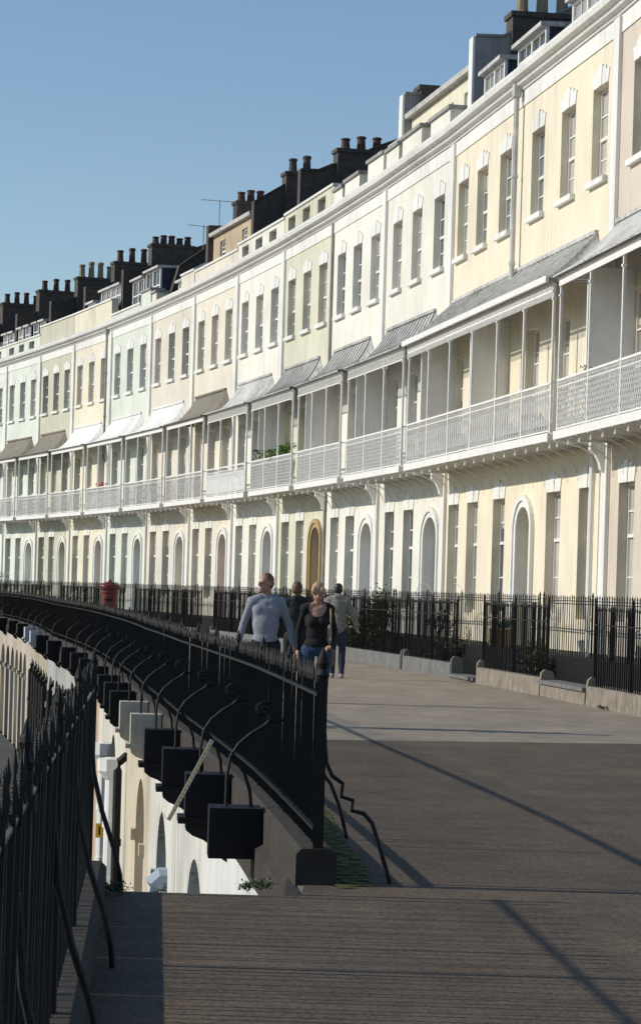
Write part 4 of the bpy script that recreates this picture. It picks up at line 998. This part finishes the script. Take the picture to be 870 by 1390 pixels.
def person(loc, rz, H, label, top, topm, legm, hairm, hair, shoem, pose, female=False, head_yaw=0, head_pitch=0, neckline=False):
    """figure faces local -Y; x: + is its left-hand side seen from the front"""
    o = empty('person', loc, rz); tag(o, label, 'person')
    k = H/1.75; V = lambda x, y, z: Vector((x*k, y*k, z*k))
    sw = .168 if not female else .155; hw = .10 if not female else .105
    hipz = .92; shz = 1.44
    J = dict(hipL=V(hw*.95, 0, hipz), hipR=V(-hw*.95, 0, hipz), shL=V(sw, 0, shz-.02), shR=V(-sw, 0, shz-.02), neck=V(0, .0, 1.5), head=V(0, -.02, 1.64))
    for n_, v in pose.items():
        if n_ != 'back': J[n_] = V(*v)
    body = []
    # head: skull, jaw, nose, ears
    hr = Euler((head_pitch, 0, head_yaw)); hm = hr.to_matrix(); hc = J['head']
    def HP(x, y, z): return hc+hm @ V(x, y, z)
    body += [('e', HP(0, .012, .02), tuple(k*q for q in (.074, .092, .095)), hr), ('e', HP(0, -.02, -.045), tuple(k*q for q in (.055, .066, .07)), hr),
             ('e', HP(0, -.095, -.012), tuple(k*q for q in (.013, .022, .026)), hr), ('e', HP(.074, .01, -.01), tuple(k*q for q in (.01, .02, .03)), hr), ('e', HP(-.074, .01, -.01), tuple(k*q for q in (.01, .02, .03)), hr),
             ('e', HP(0, -.072, .018), tuple(k*q for q in (.05, .014, .012)), hr), ('e', HP(0, -.078, -.062), tuple(k*q for q in (.026, .012, .012)), hr),
             ('e', HP(0, -.07, -.092), tuple(k*q for q in (.022, .02, .018)), hr)]
    nr_ = .056 if not female else .047
    body += [('c', V(0, .015, 1.42), HP(0, .02, -.05), nr_*k, (nr_-.004)*k)]
    ch = .155 if not female else .14
    torso = [('e', V(0, 0, 1.3), (ch*k, .105*k, .16*k), None), ('e', V(0, 0, 1.4), ((sw-.01)*k, .085*k, .075*k), None), ('e', V(0, 0, 1.13), ((ch-.02)*k, .09*k, .15*k), None),
             ('e', V(0, .005, .97), (.155*k if female else .15*k, .105*k, .12*k), None), ('c', V(sw*.4, 0, 1.46), V(sw*.95, 0, 1.425), .055*k, .062*k), ('c', V(-sw*.4, 0, 1.46), V(-sw*.95, 0, 1.425), .055*k, .062*k)]
    if female: torso += [('e', V(.06, -.085, 1.27), (.055*k, .05*k, .055*k), None), ('e', V(-.06, -.085, 1.27), (.055*k, .05*k, .055*k), None)]
    else: torso += [('e', V(.07, -.04, 1.33), (.08*k, .06*k, .08*k), None), ('e', V(-.07, -.04, 1.33), (.08*k, .06*k, .08*k), None)]
    body += torso
    ar = (.045, .035, .025) if not female else (.036, .028, .021)
    arms = []
    for s_ in 'LR':
        arms += [('c', J['sh'+s_], J['el'+s_], ar[0]*k*1.08, ar[1]*k), ('c', J['el'+s_], J['wr'+s_], ar[1]*k*1.05, ar[2]*k)]
        wr, hd = J['wr'+s_], J['ha'+s_]; d = (hd-wr).normalized(); sx = Vector((0, -1, 0)); sx = (sx-d*sx.dot(d)).normalized(); nn = d.cross(sx)
        body += [('c', wr, wr+d*.05*k, .024*k, .03*k), ('c', wr+d*.05*k-sx*.02*k, wr+d*.085*k-sx*.025*k, .017*k, .014*k), ('c', wr+d*.05*k+sx*.02*k, wr+d*.085*k+sx*.025*k, .017*k, .014*k)]
        cu = 1 if s_ == 'L' else -1
        for i, (q, ln) in enumerate(((-.032, .06), (-.011, .075), (.011, .08), (.032, .07))):
            a = wr+d*.085*k+sx*q*k; b = a+d*ln*.5*k+nn*cu*(-.012)*k; c_ = b+d*ln*.35*k+nn*cu*(-.03)*k
            body += [('c', a, b, .0095*k, .009*k), ('c', b, c_, .009*k, .008*k)]
        a = wr+d*.03*k+sx*.028*k; b = a+sx*.03*k+d*.03*k; body += [('c', a, b, .012*k, .011*k), ('c', b, b+d*.03*k+nn*cu*(-.01)*k, .011*k, .009*k)]
    body += arms
    lr = (.083, .057, .06, .038) if not female else (.083, .053, .055, .034)
    legs = []
    for s_ in 'LR':
        legs += [('c', J['hip'+s_], J['kn'+s_], lr[0]*k, lr[1]*k), ('c', J['kn'+s_], J['kn'+s_].lerp(J['an'+s_], .35)+V(0, .012, 0), lr[1]*k*.95, lr[2]*k*.95), ('c', J['kn'+s_].lerp(J['an'+s_], .35)+V(0, .012, 0), J['an'+s_], lr[2]*k*.95, lr[3]*k)]
    body += legs
    for s_ in 'LR':
        a = J['an'+s_]; body += [('c', a+V(0, .02, -.04), a+V(0, -.11, -.052), .034*k, .028*k)]
    blob_mesh('body', body, .0085, SKIN, o, 3)
    def inflate(l, e): return [('e', c_[1], tuple(r+e for r in c_[2]), c_[3]) if c_[0] == 'e' else ('c', c_[1], c_[2], c_[3]+e, c_[4]+e) for c_ in l]
    tt = inflate(torso[:3]+torso[4:], .012)+inflate(arms, .011)+[('e', V(0, .0, 1.0), (.155*k, .115*k, .1*k), None)]
    if not female: tt += [('e', V(0, -.008, 1.18), (.158*k, .112*k, .27*k), None), ('e', V(0, -.03, 1.33), (.15*k, .085*k, .1*k), None)]
    if top == 'jacket': tt = inflate(torso, .035)+inflate(arms, .024)+[('e', V(0, .0, .93), (.18*k, .135*k, .12*k), None), ('c', V(-.03, .04, 1.5), V(.03, .04, 1.5), .065*k, .065*k)]
    if not neckline and top != 'jacket': tt += [('c', V(0, .01, 1.45), V(0, .005, 1.485), .068*k, .062*k)]
    if neckline:
        tt = [q for q in tt if q != ()]
    ob = blob_mesh({'jacket': 'jacket'}.get(top, 'sweater'), tt, .011, topm, o, 2, .016, .13)
    if neckline:    # cut a scooped neckline: drop cloth near the upper chest so the skin below shows
        me = ob.data; bm = bmesh.new(); bm.from_mesh(me); c0 = V(0, -.11, 1.47)
        bmesh.ops.delete(bm, geom=[v for v in bm.verts if ((v.co.x/1.05)**2+(v.co.y-c0.y)**2*.35+((v.co.z-c0.z)*.8)**2) < (.105*k)**2 and v.co.y < .05], context='VERTS')
        bm.to_mesh(me); bm.free()
    blob_mesh('trousers', inflate(legs, .012)+[('e', V(0, .008, .95), (.165*k, .115*k, .095*k), None)], .011, legm, o, 1, .016, .08)
    sh = []
    for s_ in 'LR':
        a = J['an'+s_]; sh += [('c', a+V(0, .035, -.035), a+V(0, -.06, -.045), .043*k, .042*k), ('c', a+V(0, -.06, -.045), a+V(0, -.15, -.055), .042*k, .032*k)]
    blob_mesh('shoes', sh, .01, shoem, o, 2)
    hh = [('e', HP(0, .028, .04), tuple(k*q for q in (.079, .087, .087)), hr)]
    if hair == 'short': hh += [('e', HP(0, .05, -.0), tuple(k*q for q in (.078, .06, .075)), hr)]
    if hair == 'tied': hh += [('e', HP(0, .06, .0), tuple(k*q for q in (.083, .07, .09)), hr), ('e', HP(0, .12, .05), tuple(k*q for q in (.045, .045, .05)), hr), ('e', HP(.05, -.035, .045), tuple(k*q for q in (.038, .045, .05)), hr), ('e', HP(-.05, -.035, .045), tuple(k*q for q in (.038, .045, .05)), hr)]
    blob_mesh('hair', hh, .009, hairm, o, 1, .008, .02)
    if not pose.get('back'):
        for x in (-.03, .03):
            MB().lathe((0, 0, 0), [(0, -.005), (.006, -.002), (.006, .002), (0, .005)], 8).build('eye', HAIRK, o, tuple(HP(x, -.078, .004)))
    return o
def C3(*a): return mat(*a)
GREYSW = mat('blue_grey_knit', (.27, .285, .33), .9, .12, 25, bump=.4, bscale=120)
BLKSW = mat('black_knit', (.006, .006, .007), .9, .2, 25)
JEAN = mat('blue_denim', (.03, .055, .115), .9, .3, 18, bump=.3, bscale=150)
DKTR = mat('dark_trousers', (.015, .016, .02), .9, .2, 12)
DKJEAN = mat('dark_denim', (.02, .028, .05), .9, .3, 12)
GREYJ = mat('grey_jacket', (.19, .19, .17), .85, .25, 22, bump=.4, bscale=60)
BLKJ = mat('black_jacket', (.01, .01, .012), .8, .2, 12)
SHOE = mat('dark_shoe', (.03, .03, .032), .6, .2, 12); SHOEW = mat('pale_trainer', (.35, .36, .38), .6, .3, 25)
YP = 30.3
person((-.63, YP, .004), .05, 1.76, 'man in a blue grey sweater with ginger hair looking aside, walking beside the woman', 'sweater', GREYSW, DKTR, HAIRG, 'short', SHOE,
       dict(elL=(.275, .04, 1.17), wrL=(.325, -.03, .94), haL=(.335, -.06, .86), elR=(-.26, .06, 1.17), wrR=(-.315, .03, .93), haR=(-.325, .01, .85), knL=(.1, -.12, .52), anL=(.1, -.18, .1), knR=(-.11, -.02, .5), anR=(-.12, .18, .13), head=(-.02, -.03, 1.645)), head_yaw=-.85, head_pitch=-.02)
person((-.03, YP-.15, .004), .05, 1.68, 'blonde woman in a black top and blue jeans looking down, shoulder bag strap', 'sweater', BLKSW, JEAN, HAIRB, 'tied', SHOE,
       dict(elL=(.225, .03, 1.16), wrL=(.17, -.14, .98), haL=(.11, -.2, .95), elR=(-.22, .05, 1.16), wrR=(-.225, .0, .93), haR=(-.22, -.02, .85), knL=(.09, -.12, .52), anL=(.07, -.18, .1), knR=(-.1, -.02, .5), anR=(-.09, .18, .13), head=(0, -.05, 1.63)), female=True, head_pitch=.42, neckline=True)
W_ = [o_ for o_ in COL.objects if o_.name.startswith('person')][-1]
bag = MB().tube([(.15, -.08, 1.39), (.155, -.12, 1.3), (.155, -.125, 1.15), (.165, -.1, 1.0), (.185, 0, .93)], .011, 5)
o = bag.build('strap', mat('tan_strap', (.45, .33, .12), .5), None, (0, 0, 0)); 
hb = empty('shoulder_bag', (-.03, YP-.15, .0), .05); tag(hb, 'tan shoulder bag hanging on the woman in black', 'bag'); o.parent = hb
MB().extr([(-.02, .72), (.14, .72), (.15, .9), (-.03, .9)], .17, .22).build('bag_body', mat('tan_bag', (.2, .13, .06), .5), hb)
person((-.33, 36.5, 0), math.pi+.1, 1.70, 'man in a black jacket walking away behind the woman', 'jacket', BLKJ, DKTR, HAIRN, 'short', SHOE,
       dict(back=1, elL=(.27, .03, 1.17), wrL=(.27, -.06, .95), haL=(.26, -.09, .87), elR=(-.27, .05, 1.17), wrR=(-.28, .02, .93), haR=(-.28, .0, .85), knL=(.1, -.1, .52), anL=(.1, -.12, .1), knR=(-.1, 0, .5), anR=(-.11, .18, .13)))
person((.33, 46.9, 0), math.pi-.15, 1.72, 'dark haired man in a grey jacket walking away up the terrace', 'jacket', GREYJ, DKJEAN, HAIRK, 'short', SHOEW,
       dict(back=1, elL=(.29, .03, 1.18), wrL=(.3, -.08, .97), haL=(.28, -.12, .9), elR=(-.29, .02, 1.18), wrR=(-.34, -.06, .97), haR=(-.35, -.1, .9), knL=(.09, -.03, .52), anL=(.08, .0, .09), knR=(-.09, -.06, .52), anR=(-.1, .02, .09)))
